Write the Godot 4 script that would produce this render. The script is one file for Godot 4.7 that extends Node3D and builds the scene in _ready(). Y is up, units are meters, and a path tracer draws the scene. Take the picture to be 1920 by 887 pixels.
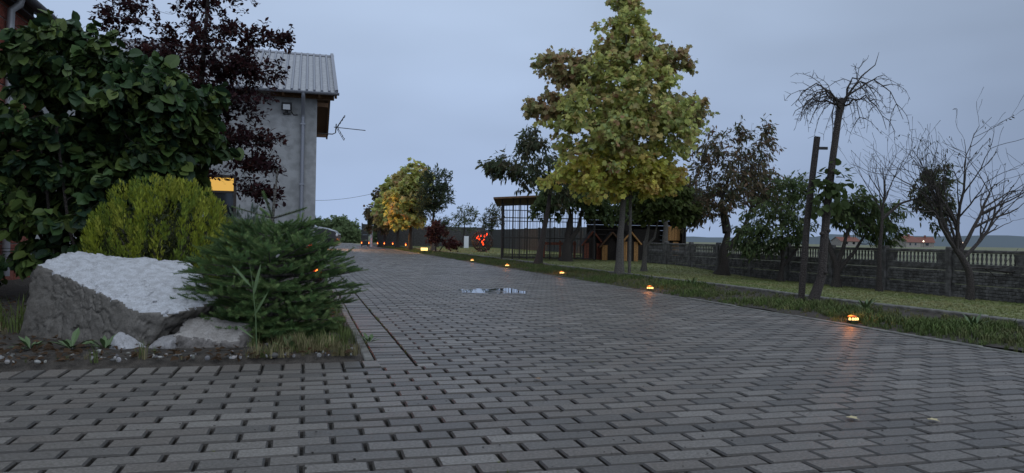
extends Node3D
# Dusk view up a block-paved drive. y up, metres. The drive runs along "u", its cross direction is "v".
const CT := 0.9637
const ST := 0.2670
const TH := 0.2702
var rng := RandomNumberGenerator.new()
var M := {}
var taken := {}

# ---------------------------------------------------------------- helpers
class MB:
	var v := PackedVector3Array()
	var n := PackedVector3Array()
	var c := PackedColorArray()
	var tint := Color(1, 1, 1)
	var colored := false
	func vert(p: Vector3, nn: Vector3) -> void:
		v.push_back(p); n.push_back(nn)
		if colored: c.push_back(tint)
	func tri(a: Vector3, b: Vector3, d: Vector3) -> void:
		var nn := (b - a).cross(d - a).normalized()
		vert(a, nn); vert(d, nn); vert(b, nn)
	func trin(a: Vector3, b: Vector3, d: Vector3, na: Vector3, nb: Vector3, nd: Vector3) -> void:
		vert(a, na); vert(d, nd); vert(b, nb)
	func quad(a: Vector3, b: Vector3, d: Vector3, e: Vector3) -> void:
		tri(a, b, d); tri(a, d, e)
	func quadn(a: Vector3, b: Vector3, d: Vector3, e: Vector3, na: Vector3, nb: Vector3, nd: Vector3, ne: Vector3) -> void:
		trin(a, b, d, na, nb, nd); trin(a, d, e, na, nd, ne)
	func box(x0: float, y0: float, z0: float, x1: float, y1: float, z1: float) -> void:
		hexa(Transform3D(), Vector3(x0, y0, z0), Vector3(x1, y1, z1))
	func hexa(t: Transform3D, lo: Vector3, hi: Vector3) -> void:
		var p: Array[Vector3] = []
		for i in 8:
			p.append(t * Vector3(hi.x if i & 1 else lo.x, hi.y if i & 2 else lo.y, hi.z if i & 4 else lo.z))
		quad(p[4], p[5], p[7], p[6]); quad(p[1], p[0], p[2], p[3]); quad(p[5], p[1], p[3], p[7])
		quad(p[0], p[4], p[6], p[2]); quad(p[6], p[7], p[3], p[2]); quad(p[0], p[1], p[5], p[4])
	func bevel(lo: Vector3, hi: Vector3, b: float, t := Transform3D()) -> void:
		# chamfered box
		var ax := [Vector3.RIGHT, Vector3.UP, Vector3.BACK]
		var ce := (lo + hi) * 0.5
		var h := (hi - lo) * 0.5
		for k in 3:
			var e: Vector3 = ax[k]; var f: Vector3 = ax[(k + 1) % 3]; var g: Vector3 = ax[(k + 2) % 3]
			var he: float = h[k]; var hf: float = h[(k + 1) % 3]; var hg: float = h[(k + 2) % 3]
			for s: float in [-1.0, 1.0]:
				var o: Vector3 = ce + e * he * s
				var a := o - f * (hf - b) * s - g * (hg - b); var bb := o + f * (hf - b) * s - g * (hg - b)
				var d := o + f * (hf - b) * s + g * (hg - b); var q := o - f * (hf - b) * s + g * (hg - b)
				quad(t * a, t * bb, t * d, t * q)
				for s2: float in [-1.0, 1.0]:
					var p1 := ce + e * he * s + f * (hf - b) * s2 - g * (hg - b)
					var p2 := ce + e * he * s + f * (hf - b) * s2 + g * (hg - b)
					var p3 := ce + e * (he - b) * s + f * hf * s2 + g * (hg - b)
					var p4 := ce + e * (he - b) * s + f * hf * s2 - g * (hg - b)
					if s * s2 > 0: quad(t * p1, t * p4, t * p3, t * p2)
					else: quad(t * p1, t * p2, t * p3, t * p4)
		for sx: float in [-1.0, 1.0]:
			for sy: float in [-1.0, 1.0]:
				for sz: float in [-1.0, 1.0]:
					var p1 := ce + Vector3(h.x * sx, (h.y - b) * sy, (h.z - b) * sz)
					var p2 := ce + Vector3((h.x - b) * sx, h.y * sy, (h.z - b) * sz)
					var p3 := ce + Vector3((h.x - b) * sx, (h.y - b) * sy, h.z * sz)
					if sx * sy * sz > 0: tri(t * p1, t * p2, t * p3)
					else: tri(t * p1, t * p3, t * p2)
	func tube(pts: Array, rad: Array, sides: int, capped := false) -> void:
		var m := pts.size()
		var ref := Vector3(0.13, 0.2, 1).normalized()
		var prev: Array[Vector3] = []
		var prevn: Array[Vector3] = []
		for i in m:
			var dirv: Vector3 = (pts[mini(i + 1, m - 1)] - pts[maxi(i - 1, 0)]).normalized()
			var a := dirv.cross(ref)
			if a.length() < 0.01: a = dirv.cross(Vector3(1, 0, 0.1))
			a = a.normalized()
			var b := dirv.cross(a)
			ref = -a.cross(dirv) if false else ref
			var cur: Array[Vector3] = []
			var curn: Array[Vector3] = []
			for k in sides:
				var an := TAU * k / sides
				var nn := a * cos(an) + b * sin(an)
				curn.append(nn); cur.append(pts[i] + nn * float(rad[i]))
			if i > 0:
				for k in sides:
					var k2 := (k + 1) % sides
					quadn(prev[k], prev[k2], cur[k2], cur[k], prevn[k], prevn[k2], curn[k2], curn[k])
			if capped and (i == 0 or i == m - 1):
				for k in range(1, sides - 1):
					if i == 0: tri(cur[0], cur[k + 1], cur[k])
					else: tri(cur[0], cur[k], cur[k + 1])
			prev = cur; prevn = curn
	func rod(a: Vector3, b: Vector3, r: float, sides := 6) -> void:
		tube([a, b], [r, r], sides, true)
	func lathe(prof: Array, sides: int, t := Transform3D()) -> void:
		for i in range(prof.size() - 1):
			var a: Vector2 = prof[i]; var b: Vector2 = prof[i + 1]
			var e := b - a
			var nr := Vector2(e.y, -e.x).normalized()
			for k in sides:
				var c0 := Vector3(cos(TAU * k / sides), 0, sin(TAU * k / sides))
				var c1 := Vector3(cos(TAU * (k + 1) / sides), 0, sin(TAU * (k + 1) / sides))
				var n0 := (t.basis * (c0 * nr.x + Vector3.UP * nr.y)).normalized()
				var n1 := (t.basis * (c1 * nr.x + Vector3.UP * nr.y)).normalized()
				quadn(t * (c0 * a.x + Vector3.UP * a.y), t * (c0 * b.x + Vector3.UP * b.y), t * (c1 * b.x + Vector3.UP * b.y), t * (c1 * a.x + Vector3.UP * a.y), n0, n0, n1, n1)
	func mesh() -> ArrayMesh:
		var arr := []
		arr.resize(Mesh.ARRAY_MAX)
		arr[Mesh.ARRAY_VERTEX] = v
		arr[Mesh.ARRAY_NORMAL] = n
		if colored: arr[Mesh.ARRAY_COLOR] = c
		var am := ArrayMesh.new()
		if v.size() > 0: am.add_surface_from_arrays(Mesh.PRIMITIVE_TRIANGLES, arr)
		return am

func P(u: float, v: float, y := 0.0) -> Vector3:
	return Vector3(v * CT - u * ST, y, -(v * ST + u * CT))
func UV(p: Vector3) -> Vector2:
	return Vector2(-p.x * ST - p.z * CT, p.x * CT - p.z * ST)
func gy(p: Vector3) -> float:
	var q := UV(p)
	if q.y < 4.43: return 0.0
	if q.y < 5.54: return 0.01 + (q.y - 4.43) / 1.11 * 0.04
	var t := clampf((17.0 - q.x) / 4.0, 0.0, 1.0)
	t = t * t * (3.0 - 2.0 * t)
	return 0.08 - t * 0.039 * minf(q.y - 5.54, 3.46)
func on_ground(x: float, d: float) -> Vector3:
	var p := Vector3(x, 0, -d)
	p.y = gy(p)
	return p
func rf(a: float, b: float) -> float:
	return rng.randf_range(a, b)
func rdir() -> Vector3:
	var y := rf(-1, 1); var a := rf(0, TAU); var r := sqrt(1 - y * y)
	return Vector3(r * cos(a), y, r * sin(a))
func lin(r: float, g: float, b: float) -> Color:
	return Color(r, g, b).linear_to_srgb()
func numbered(called: String) -> String:
	if not taken.has(called):
		taken[called] = 0
		return called
	taken[called] += 1
	return "%s_%03d" % [called, taken[called]]
func thing(called: String, label: String, category: String, at := Vector3.ZERO, turn := 0.0, group := "", kind := "") -> Node3D:
	var o := Node3D.new()
	o.name = numbered(called)
	add_child(o)
	o.position = at
	o.rotation.y = turn
	o.set_meta("label", label); o.set_meta("category", category)
	if group: o.set_meta("group", group)
	if kind: o.set_meta("kind", kind)
	return o
func obj(called: String, me: Mesh, mat: Material, parent: Node, t := Transform3D()) -> MeshInstance3D:
	var o := MeshInstance3D.new()
	o.name = called
	o.mesh = me
	o.material_override = mat
	o.transform = t
	parent.add_child(o, true)
	return o
func many(called: String, me: Mesh, mat: Material, parent: Node, xf: Array, cols: Array, kind := "stuff") -> MultiMeshInstance3D:
	var mm := MultiMesh.new()
	mm.transform_format = MultiMesh.TRANSFORM_3D
	mm.use_colors = true
	mm.mesh = me
	mm.instance_count = xf.size()
	for i in xf.size():
		mm.set_instance_transform(i, xf[i])
		mm.set_instance_color(i, cols[i])
	var o := MultiMeshInstance3D.new()
	o.name = called
	o.multimesh = mm
	o.material_override = mat
	if kind: o.set_meta("kind", kind)
	parent.add_child(o, true)
	return o
func ntex(sd: int, freq: float, lo: Color, hi: Color, size := 512, oct := 5, a := 0.0, b := 1.0, cell := false) -> NoiseTexture2D:
	var fn := FastNoiseLite.new()
	fn.seed = sd
	fn.noise_type = FastNoiseLite.TYPE_CELLULAR if cell else FastNoiseLite.TYPE_SIMPLEX_SMOOTH
	fn.frequency = freq
	fn.fractal_octaves = oct
	var g := Gradient.new()
	g.offsets = PackedFloat32Array([a, b]); g.colors = PackedColorArray([lo, hi])
	var t := NoiseTexture2D.new()
	t.width = size; t.height = size
	t.seamless = true
	t.noise = fn
	t.color_ramp = g
	return t
func smat(called: String, col: Color, rough := 0.8, vc := false) -> StandardMaterial3D:
	var m := StandardMaterial3D.new()
	m.resource_name = called
	m.albedo_color = col
	m.roughness = rough
	m.metallic_specular = 0.5
	m.vertex_color_use_as_albedo = vc
	M[called] = m
	return m
func textured(m: StandardMaterial3D, t: Texture2D, scale: float, bump: Texture2D = null, bs := 0.4, world := true) -> StandardMaterial3D:
	m.albedo_texture = t
	m.uv1_triplanar = true
	m.uv1_world_triplanar = world
	m.uv1_scale = Vector3(scale, scale, scale)
	if bump:
		m.heightmap_enabled = true
		m.heightmap_texture = bump
		m.heightmap_scale = bs
	return m
func leafmat(called: String, back: float, rough := 0.55) -> StandardMaterial3D:
	var m := smat(called, Color(1, 1, 1), rough, true)
	m.backlight_enabled = true
	m.backlight = Color(back, back, back)
	m.metallic_specular = 0.28
	return m
func glow(called: String, col: Color, energy: float) -> StandardMaterial3D:
	var m := smat(called, Color(0.1, 0.1, 0.1), 0.4)
	m.emission_enabled = true
	m.emission = col
	m.emission_energy_multiplier = energy
	return m

# ---------------------------------------------------------------- leaf shapes (length along +z, normal +y)
func fan(outline: Array, fold: float) -> ArrayMesh:
	# outline: half outline points (x, z) from base to tip; mirrored, folded at the midrib
	var mb := MB.new()
	mb.colored = true
	var m := outline.size() - 1
	for s: float in [-1.0, 1.0]:
		for i in m:
			var a: Vector2 = outline[i]; var b: Vector2 = outline[i + 1]
			var pa := Vector3(a.x * s, absf(a.x) * fold - a.y * a.y * 0.12, a.y)
			var pb := Vector3(b.x * s, absf(b.x) * fold - b.y * b.y * 0.12, b.y)
			var z0 := float(i) / m; var z1 := float(i + 1) / m
			var m0 := Vector3(0, -z0 * z0 * 0.12, z0); var m1 := Vector3(0, -z1 * z1 * 0.12, z1)
			if s > 0:
				if i > 0: mb.tri(pa, m0, m1)
				if i < m - 1: mb.tri(pa, m1, pb)
			else:
				if i > 0: mb.tri(pa, m1, m0)
				if i < m - 1: mb.tri(pa, pb, m1)
	return mb.mesh()
func shoot_mesh() -> ArrayMesh:
	# a needled conifer shoot, one unit long
	var mb := MB.new()
	mb.tube([Vector3.ZERO, Vector3(0, 0.01, 0.5), Vector3(0, 0, 1)], [0.022, 0.018, 0.008], 3)
	for i in 54:
		var z := 0.0 + 1.0 * i / 54.0
		var an := i * 2.39996
		var side := Vector3(cos(an), sin(an) * 0.8 + 0.1, 0).normalized()
		var tip := Vector3(0, 0, z) + side * rf(0.17, 0.22) * (1.0 - 0.2 * z) + Vector3(0, 0, rf(0.07, 0.13))
		var w := side.cross(Vector3(0, 0, 1)).normalized() * 0.026
		mb.tri(Vector3(0, 0, z) - w, Vector3(0, 0, z) + w, tip)
	return mb.mesh()
func spray_mesh() -> ArrayMesh:
	# a flat scale-leaved spray like a small fern, one unit long, lying in the xz plane
	var mb := MB.new()
	for k in 17:
		var z := k / 17.0 * 0.85
		var s := 1.0 if k % 2 else -1.0
		var l := 0.42 * (1.0 - z * 0.75)
		var e := Vector3(s * l * 0.40, rf(-0.05, 0.05), z + l * 0.8)
		var w := Vector3(0.016, 0.006, -0.012 * s)
		var o := Vector3(0, 0, z)
		var m2 := o.lerp(e, 0.55) + w * 1.3
		var m3 := o.lerp(e, 0.55) - w * 1.3
		mb.tri(o, m2, e); mb.tri(o, e, m3)
	mb.tri(Vector3(-0.03, 0, 0), Vector3(0.03, 0, 0), Vector3(0, 0, 1)); 
	return mb.mesh()
func tuft_mesh(blades: int, spread: float, lean: float, w: float) -> ArrayMesh:
	# grass tuft one unit tall
	var mb := MB.new()
	for i in blades:
		var a := rf(0, TAU)
		var o := Vector3(cos(a), 0, sin(a)) * rf(0, spread)
		var b := rf(0, TAU)
		var d := Vector3(cos(b), 0, sin(b))
		var h := rf(0.5, 1.0)
		var l := rf(0.2, 1.0) * lean
		var s := d.cross(Vector3.UP) * w * rf(0.7, 1.3)
		var m1 := o + d * l * 0.3 + Vector3.UP * h * 0.6
		var tip := o + d * l + Vector3.UP * h * rf(0.8, 1.0)
		mb.quad(o - s, o + s, m1 + s * 0.7, m1 - s * 0.7)
		mb.tri(m1 - s * 0.7, m1 + s * 0.7, tip)
	return mb.mesh()
func leaf_xf(p: Vector3, t: Vector3, nrm: Vector3, size: float) -> Transform3D:
	var z := t.normalized()
	var y := nrm - z * nrm.dot(z)
	if y.length() < 0.01: y = Vector3(0.3, 1, 0.2) - z * z.y
	y = y.normalized()
	return Transform3D(Basis(y.cross(z) * size, y * size, z * size), p)

# ---------------------------------------------------------------- trees
func curve_pts(a: Vector3, b: Vector3, sag: float, wob: float, k: int) -> Array:
	var out := []
	var l := a.distance_to(b)
	for i in k + 1:
		var t := float(i) / k
		var p := a.lerp(b, t) + Vector3.UP * sag * l * 4.0 * t * (1 - t)
		if i > 0 and i < k: p += rdir() * wob * l
		out.append(p)
	return out
func tree(root: Node3D, o: Dictionary) -> void:
	# o: trunk [Vector3...], tr [radii], lobes [[centre, radii, weight]...], n, per, leaf, size, pal, lmat, bark, spread, droop, parts
	rng.seed = 500 + hash(String(root.name)) % 10007
	var wood := MB.new()
	var trunks: Array = o.trunk if o.trunk[0] is Array else [o.trunk]
	var nodes := PackedVector3Array()
	var nr := PackedFloat32Array()
	for ti in trunks.size():
		var pts: Array = trunks[ti]
		var rads := []
		var r0: float = o.tr[0]; var r1: float = o.tr[1]
		if ti > 0: r0 *= 0.62
		var fine := []
		for i in range(pts.size() - 1):
			for k in 4:
				fine.append(pts[i].lerp(pts[i + 1], k / 4.0) + (rdir() * r0 * 0.12 if i + k > 0 else Vector3.ZERO))
		fine.append(pts[-1])
		for i in fine.size():
			var f := float(i) / (fine.size() - 1)
			var flare: float = 1.0 + 0.5 * exp(-f * 22.0) if ti == 0 else 1.0
			rads.append(lerpf(r0, r1, f) * flare * rf(0.95, 1.06))
			if f > o.get("first", 0.45):
				nodes.append(fine[i]); nr.append(rads[i])
		wood.tube(fine, rads, 9)
	var total := 0.0
	for L in o.lobes: total += L[2]
	var targets := []
	for i in o.n:
		var w := rf(0, total)
		var L: Array = o.lobes[0]
		for Q in o.lobes:
			L = Q
			w -= Q[2]
			if w <= 0: break
		var d := rdir() * pow(rf(0.02, 1), o.get("shell", 0.42))
		if rf(0, 1) < 0.10: d *= rf(1.08, 1.35)
		targets.append([L[0] + d * L[1], L[3] if L.size() > 3 else o.pal])
	var top: Vector3 = trunks[0][-1]
	targets.sort_custom(func(a, b): return a[0].distance_squared_to(top) < b[0].distance_squared_to(top))
	var xf := []
	var cols := []
	var pal: Array = o.pal
	var spread: float = o.spread
	var droop: float = o.get("droop", 0.3)
	for TT in targets:
		var T: Vector3 = TT[0]
		pal = TT[1]
		var best := 1e9
		var bi := 0
		for i in nodes.size():
			var q := T - nodes[i]
			var c := q.length_squared()
			if q.y < 0: c += q.y * q.y * 3.0
			if c < best: best = c; bi = i
		var a := nodes[bi]
		var l := a.distance_to(T)
		var pts := curve_pts(a, T, -0.05 if T.y > a.y else 0.08, 0.05, 4)
		var r0: float = minf(nr[bi] * 0.75, 0.004 + l * 0.02)
		var r1: float = maxf(o.get("tip", 0.003), r0 * 0.3)
		var rads := []
		for i in 5:
			rads.append(lerpf(r0, r1, i / 4.0))
			if i > 0:
				nodes.append(pts[i]); nr.append(rads[i])
		wood.tube(pts, rads, 4)
		var per: int = int(o.per * rf(0.55, 1.4))
		var base_c: Color = pal[rng.randi() % pal.size()]
		var outw := (T - Vector3(top.x, T.y - 0.3, top.z)).normalized()
		# short twigs so that leaves do not hang in the air
		var tw := []
		for k in o.get("twigs", 3):
			var s: Vector3 = pts[2 + rng.randi() % 3]
			var e: Vector3 = s + (outw * 0.6 + rdir() + Vector3.UP * o.get("up", 0.1)).normalized() * spread * rf(0.7, 1.3)
			if o.get("twigmesh", true): wood.tube([s, e], [r1, r1 * 0.5], 3)
			tw.append([s, e])
		tw.append([pts[2], pts[4]])
		for j in per:
			var seg: Array = tw[rng.randi() % tw.size()]
			var p: Vector3 = seg[0].lerp(seg[1], rf(0.1, 1.0)) + rdir() * spread * 0.22
			var t: Vector3 = (seg[1] - seg[0]).normalized() * 0.5 + outw * 0.3 + rdir() * 0.7 + Vector3.DOWN * droop
			var nn: Vector3 = Vector3.UP * o.get("flat", 0.8) + rdir() * 0.8 + outw * 0.35
			xf.append(leaf_xf(p, t, nn, o.size * rf(0.5, 1.35)))
			var cc: Color = base_c.lerp(pal[rng.randi() % pal.size()], 0.55)
			var g := rf(0.75, 1.3)
			cols.append(Color(cc.r * g, cc.g * g, cc.b * g))
	obj("trunk", wood.mesh(), o.bark, root)
	var np: int = o.get("parts", 0)
	if np > 0:
		# the leaves that show largest are meshes of their own
		var order := range(xf.size())
		var cam := Vector3(0, 0.68, 0) - root.position
		order.sort_custom(func(a, b): return xf[a].origin.distance_squared_to(cam) < xf[b].origin.distance_squared_to(cam))
		var mats := []
		for k in 6:
			var cc: Color = o.pal[k % o.pal.size()]
			var g := 0.7 + 0.07 * k
			var m: StandardMaterial3D = o.lmat.duplicate()
			m.albedo_color = Color(cc.r * g, cc.g * g, cc.b * g).linear_to_srgb()
			m.resource_name = "single_leaf"
			mats.append(m)
		var rest := []
		var rc := []
		for k in order.size():
			if k < np: obj("leaf", o.leaf, mats[rng.randi() % 6], root, xf[order[k]])
			else:
				rest.append(xf[order[k]]); rc.append(cols[order[k]])
		xf = rest; cols = rc
	if xf.size() > 0: many("crown", o.leaf, o.lmat, root, xf, cols)
func grow(wood: MB, p: Vector3, d: Vector3, l: float, r: float, level: int, o: Dictionary, tips: Array) -> void:
	var k := 5
	var pts := [p]
	var rads := [r]
	var q := p
	var dd := d
	for i in k:
		dd = (dd + rdir() * o.wob + Vector3.UP * o.up).normalized()
		q += dd * l / k
		pts.append(q)
		rads.append(lerpf(r, maxf(r * 0.42, o.tip), float(i + 1) / k))
	wood.tube(pts, rads, 6 if level == 0 else 4)
	tips.append(q)
	if level >= o.levels: return
	var nb: int = o.kids[level]
	for i in nb:
		var t := rf(0.3, 1.0) if i > 0 else 1.0
		var f := t * k
		var a: int = mini(int(f), k - 1)
		var s: Vector3 = pts[a].lerp(pts[a + 1], f - a)
		var side := rdir()
		side = (side - dd * side.dot(dd)).normalized()
		var nd: Vector3 = (dd + side * rf(0.4, 1.0) * o.open).normalized()
		grow(wood, s, nd, l * rf(0.45, 0.8), lerpf(r, r * 0.42, t) * 0.72, level + 1, o, tips)
func bumpy_sphere(dirs_u: int, dirs_v: int, f: Callable, colr: Callable) -> MB:
	var mb := MB.new()
	mb.colored = true
	var grid := []
	for j in dirs_v + 1:
		var row := []
		for i in dirs_u:
			var th := PI * j / dirs_v
			var ph := TAU * i / dirs_u
			var d := Vector3(sin(th) * cos(ph), cos(th), sin(th) * sin(ph))
			row.append(f.call(d))
		grid.append(row)
	var nor := []
	for j in dirs_v + 1:
		var row := []
		for i in dirs_u:
			var dx: Vector3 = grid[j][(i + 1) % dirs_u] - grid[j][(i + dirs_u - 1) % dirs_u]
			var dy: Vector3 = grid[mini(j + 1, dirs_v)][i] - grid[maxi(j - 1, 0)][i]
			var q := dx.cross(dy).normalized()
			if j == 0: q = Vector3.UP
			elif j == dirs_v: q = Vector3.DOWN
			row.append(q)
		nor.append(row)
	for j in dirs_v:
		for i in dirs_u:
			var i2 := (i + 1) % dirs_u
			var a: Vector3 = grid[j][i]; var b: Vector3 = grid[j][i2]; var c: Vector3 = grid[j + 1][i2]; var e: Vector3 = grid[j + 1][i]
			mb.tint = colr.call((a + b + c + e) * 0.25, (b - a).cross(e - a).normalized() if j > 0 else Vector3.UP)
			mb.quadn(a, b, c, e, nor[j][i], nor[j][i2], nor[j + 1][i2], nor[j + 1][i])
	return mb

# ---------------------------------------------------------------- setting
func materials() -> void:
	var n1 := ntex(3, 0.03, lin(0.66, 0.65, 0.64), lin(1, 1, 1), 512, 6, 0.25, 0.75)
	var fine := ntex(9, 0.12, Color(0, 0, 0), Color(1, 1, 1), 512, 5)
	var coarse := ntex(21, 0.02, lin(0.5, 0.49, 0.46), lin(1, 1, 1), 512, 5, 0.3, 0.7)
	textured(smat("paver", Color(1, 1, 1), 0.45, true), n1, 5.0, fine, 0.25)
	var pv: StandardMaterial3D = M.paver
	pv.detail_enabled = true
	pv.detail_blend_mode = BaseMaterial3D.BLEND_MODE_MUL
	pv.detail_albedo = ntex(71, 0.012, lin(0.62, 0.60, 0.57), lin(1, 1, 1), 1024, 7, 0.28, 0.6)
	pv.uv2_triplanar = true
	pv.uv2_world_triplanar = true
	pv.uv2_scale = Vector3(0.32, 0.32, 0.32)
	textured(smat("soil", lin(0.065, 0.054, 0.043), 0.95), coarse, 1.2, fine, 2.0)
	textured(smat("joint", lin(0.030, 0.027, 0.023), 0.95), coarse, 3.0, fine, 1.0)
	textured(smat("lawn", lin(0.17, 0.18, 0.075), 0.95), ntex(5, 0.02, lin(0.55, 0.62, 0.5), lin(1, 0.97, 0.85), 512, 6, 0.25, 0.75), 0.45, fine, 1.5)
	textured(smat("field", lin(0.16, 0.16, 0.09), 0.95), ntex(6, 0.01, lin(0.6, 0.65, 0.6), lin(1, 1, 0.9), 512, 5, 0.3, 0.7), 0.02)
	textured(smat("kerb", lin(0.17, 0.167, 0.15), 0.85), coarse, 0.9, fine, 0.5)
	textured(smat("stucco", lin(0.29, 0.295, 0.30), 0.9), ntex(31, 0.006, lin(0.84, 0.85, 0.84), lin(1, 1, 1), 512, 6, 0.25, 0.75), 0.35, fine, 0.4)
	var stc: StandardMaterial3D = M.stucco
	stc.detail_enabled = true
	stc.detail_blend_mode = BaseMaterial3D.BLEND_MODE_MUL
	stc.detail_albedo = ntex(72, 0.02, lin(0.76, 0.76, 0.76), lin(1, 1, 1), 512, 6, 0.3, 0.65)
	stc.uv2_triplanar = true
	stc.uv2_world_triplanar = true
	stc.uv2_scale = Vector3(0.7, 0.09, 0.7)
	var zn := smat("zinc", lin(0.33, 0.34, 0.355), 0.5)
	zn.metallic = 0.35
	textured(zn, ntex(33, 0.02, lin(0.75, 0.75, 0.76), lin(1, 1, 1), 512, 5, 0.3, 0.7), 0.6)
	var zd := smat("zinc_dark", lin(0.20, 0.21, 0.24), 0.5)
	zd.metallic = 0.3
	smat("gutter_dark", lin(0.035, 0.035, 0.04), 0.75)
	textured(smat("brown_wood", lin(0.16, 0.085, 0.04), 0.75), coarse, 2.0)
	textured(smat("dark_wood", lin(0.035, 0.027, 0.022), 0.8), coarse, 2.0)
	textured(smat("orange_wood", lin(0.55, 0.28, 0.09), 0.7), coarse, 2.5)
	textured(smat("red_wood", lin(0.36, 0.11, 0.06), 0.7), coarse, 2.5)
	textured(smat("fence_concrete", lin(0.15, 0.143, 0.135), 0.9), ntex(41, 0.02, lin(0.4, 0.39, 0.38), lin(1, 1, 1), 512, 6, 0.3, 0.72), 0.7, fine, 0.8)
	textured(smat("fence_dark", lin(0.055, 0.054, 0.052), 0.85), coarse, 0.8)
	smat("black_metal", lin(0.02, 0.02, 0.022), 0.5)
	smat("iron", lin(0.045, 0.04, 0.036), 0.6).metallic = 0.5
	textured(smat("brick_red", lin(0.30, 0.075, 0.045), 0.85), coarse, 4.0, fine, 0.6)
	textured(smat("brick_pale", lin(0.36, 0.11, 0.07), 0.85), coarse, 4.0, fine, 0.6)
	textured(smat("mortar", lin(0.36, 0.34, 0.32), 0.95), coarse, 3.0, fine, 0.8)
	var bk := ntex(73, 0.035, lin(0.3, 0.3, 0.3), lin(1, 1, 1), 512, 6, 0.3, 0.7)
	textured(smat("bark", lin(0.14, 0.115, 0.095), 0.95), bk, 3.0, bk, 2.0)
	textured(smat("bark_dark", lin(0.075, 0.062, 0.054), 0.95), bk, 3.0, bk, 1.6)
	textured(smat("bark_grey", lin(0.17, 0.155, 0.135), 0.95), bk, 3.0, bk, 2.0)
	leafmat("leaf", 1.0)
	leafmat("leaf_glossy", 0.4, 0.42)
	leafmat("needle", 0.15, 0.6)
	leafmat("grass", 0.4, 0.6)
	var rk := textured(smat("rock", Color(1, 1, 1), 0.8, true), ntex(51, 0.012, lin(0.74, 0.73, 0.71), lin(1, 1, 1), 1024, 7, 0.3, 0.62), 1.1, ntex(52, 0.03, Color(0, 0, 0), Color(1, 1, 1), 1024, 3), 0.35)
	rk.detail_enabled = true
	rk.detail_blend_mode = BaseMaterial3D.BLEND_MODE_MUL
	rk.detail_albedo = ntex(53, 0.14, lin(0.5, 0.5, 0.5), lin(1, 1, 1), 512, 4, 0.2, 0.42)
	rk.uv2_triplanar = true
	rk.uv2_scale = Vector3(1.2, 1.2, 1.2)
	smat("crumb", Color(1, 1, 1), 0.9, true)
	var w := smat("water", lin(0.02, 0.022, 0.024), 0.02)
	w.metallic_specular = 0.5
	smat("white_paint", lin(0.62, 0.64, 0.66), 0.5)
	smat("car_paint", lin(0.012, 0.012, 0.014), 0.25).clearcoat_enabled = true
	smat("rubber", lin(0.015, 0.015, 0.015), 0.8)
	smat("alloy", lin(0.35, 0.35, 0.36), 0.35).metallic = 0.8
	var gl := smat("car_glass", lin(0.01, 0.012, 0.014), 0.05)
	gl.metallic_specular = 0.6
	smat("lens", lin(0.6, 0.62, 0.65), 0.1)
	smat("indicator", lin(0.5, 0.16, 0.02), 0.3)
	glow("window_glow", Color(1.0, 0.78, 0.36), 0.7)
	glow("lamp_white", Color(1.0, 0.84, 0.5), 2.2)
	glow("lamp_amber", Color(1.0, 0.42, 0.03), 0.7)
	glow("flame_core", Color(1.0, 0.62, 0.25), 5.0)
	glow("flame_red", Color(1.0, 0.16, 0.05), 1.5)
	glow("street_lamp_glow", Color(1.0, 0.9, 0.8), 4.0)
	textured(smat("far_roof", lin(0.22, 0.085, 0.06), 0.85), coarse, 0.6)
	textured(smat("far_wall", lin(0.34, 0.31, 0.28), 0.9), coarse, 0.3)
	smat("hill", lin(0.075, 0.10, 0.115), 1.0)  # blue of distance haze is mixed into the hill colour

func structure(called: String, label: String, category: String, me: Mesh, mat: Material) -> MeshInstance3D:
	var o := obj(called, me, mat, self)
	o.set_meta("kind", "structure"); o.set_meta("label", label); o.set_meta("category", category)
	return o

func sheet(u0: float, u1: float, v0: float, v1: float, nu: int, nv: int, f: Callable) -> ArrayMesh:
	var mb := MB.new()
	var g := []
	for i in nu + 1:
		var row := []
		for j in nv + 1:
			var p := P(lerpf(u0, u1, float(i) / nu), lerpf(v0, v1, float(j) / nv))
			p.y = f.call(p)
			row.append(p)
		g.append(row)
	for i in nu:
		for j in nv:
			mb.quad(g[i][j], g[i][j + 1], g[i + 1][j + 1], g[i + 1][j])
	return mb.mesh()

func paver_mesh(l: float, w: float, b := 0.006) -> ArrayMesh:
	# block with chamfered rim; the rim and the sides carry the black dirt that fills the joints
	var mb := MB.new()
	mb.colored = true
	var a := l / 2; var c := w / 2
	var t := 0.0; var s := -b * 0.85; var k := -0.05
	var q := [[-1, 1], [1, 1], [1, -1], [-1, -1]]
	mb.quad(Vector3(-a + b, t, c - b), Vector3(a - b, t, c - b), Vector3(a - b, t, -c + b), Vector3(-a + b, t, -c + b))
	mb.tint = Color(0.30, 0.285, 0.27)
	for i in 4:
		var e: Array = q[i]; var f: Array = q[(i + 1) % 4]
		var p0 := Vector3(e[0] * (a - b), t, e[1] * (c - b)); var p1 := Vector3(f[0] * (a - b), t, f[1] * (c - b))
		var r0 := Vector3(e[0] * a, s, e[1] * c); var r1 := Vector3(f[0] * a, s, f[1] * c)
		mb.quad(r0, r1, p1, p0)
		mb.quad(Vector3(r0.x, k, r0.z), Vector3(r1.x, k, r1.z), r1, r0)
	return mb.mesh()

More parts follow.
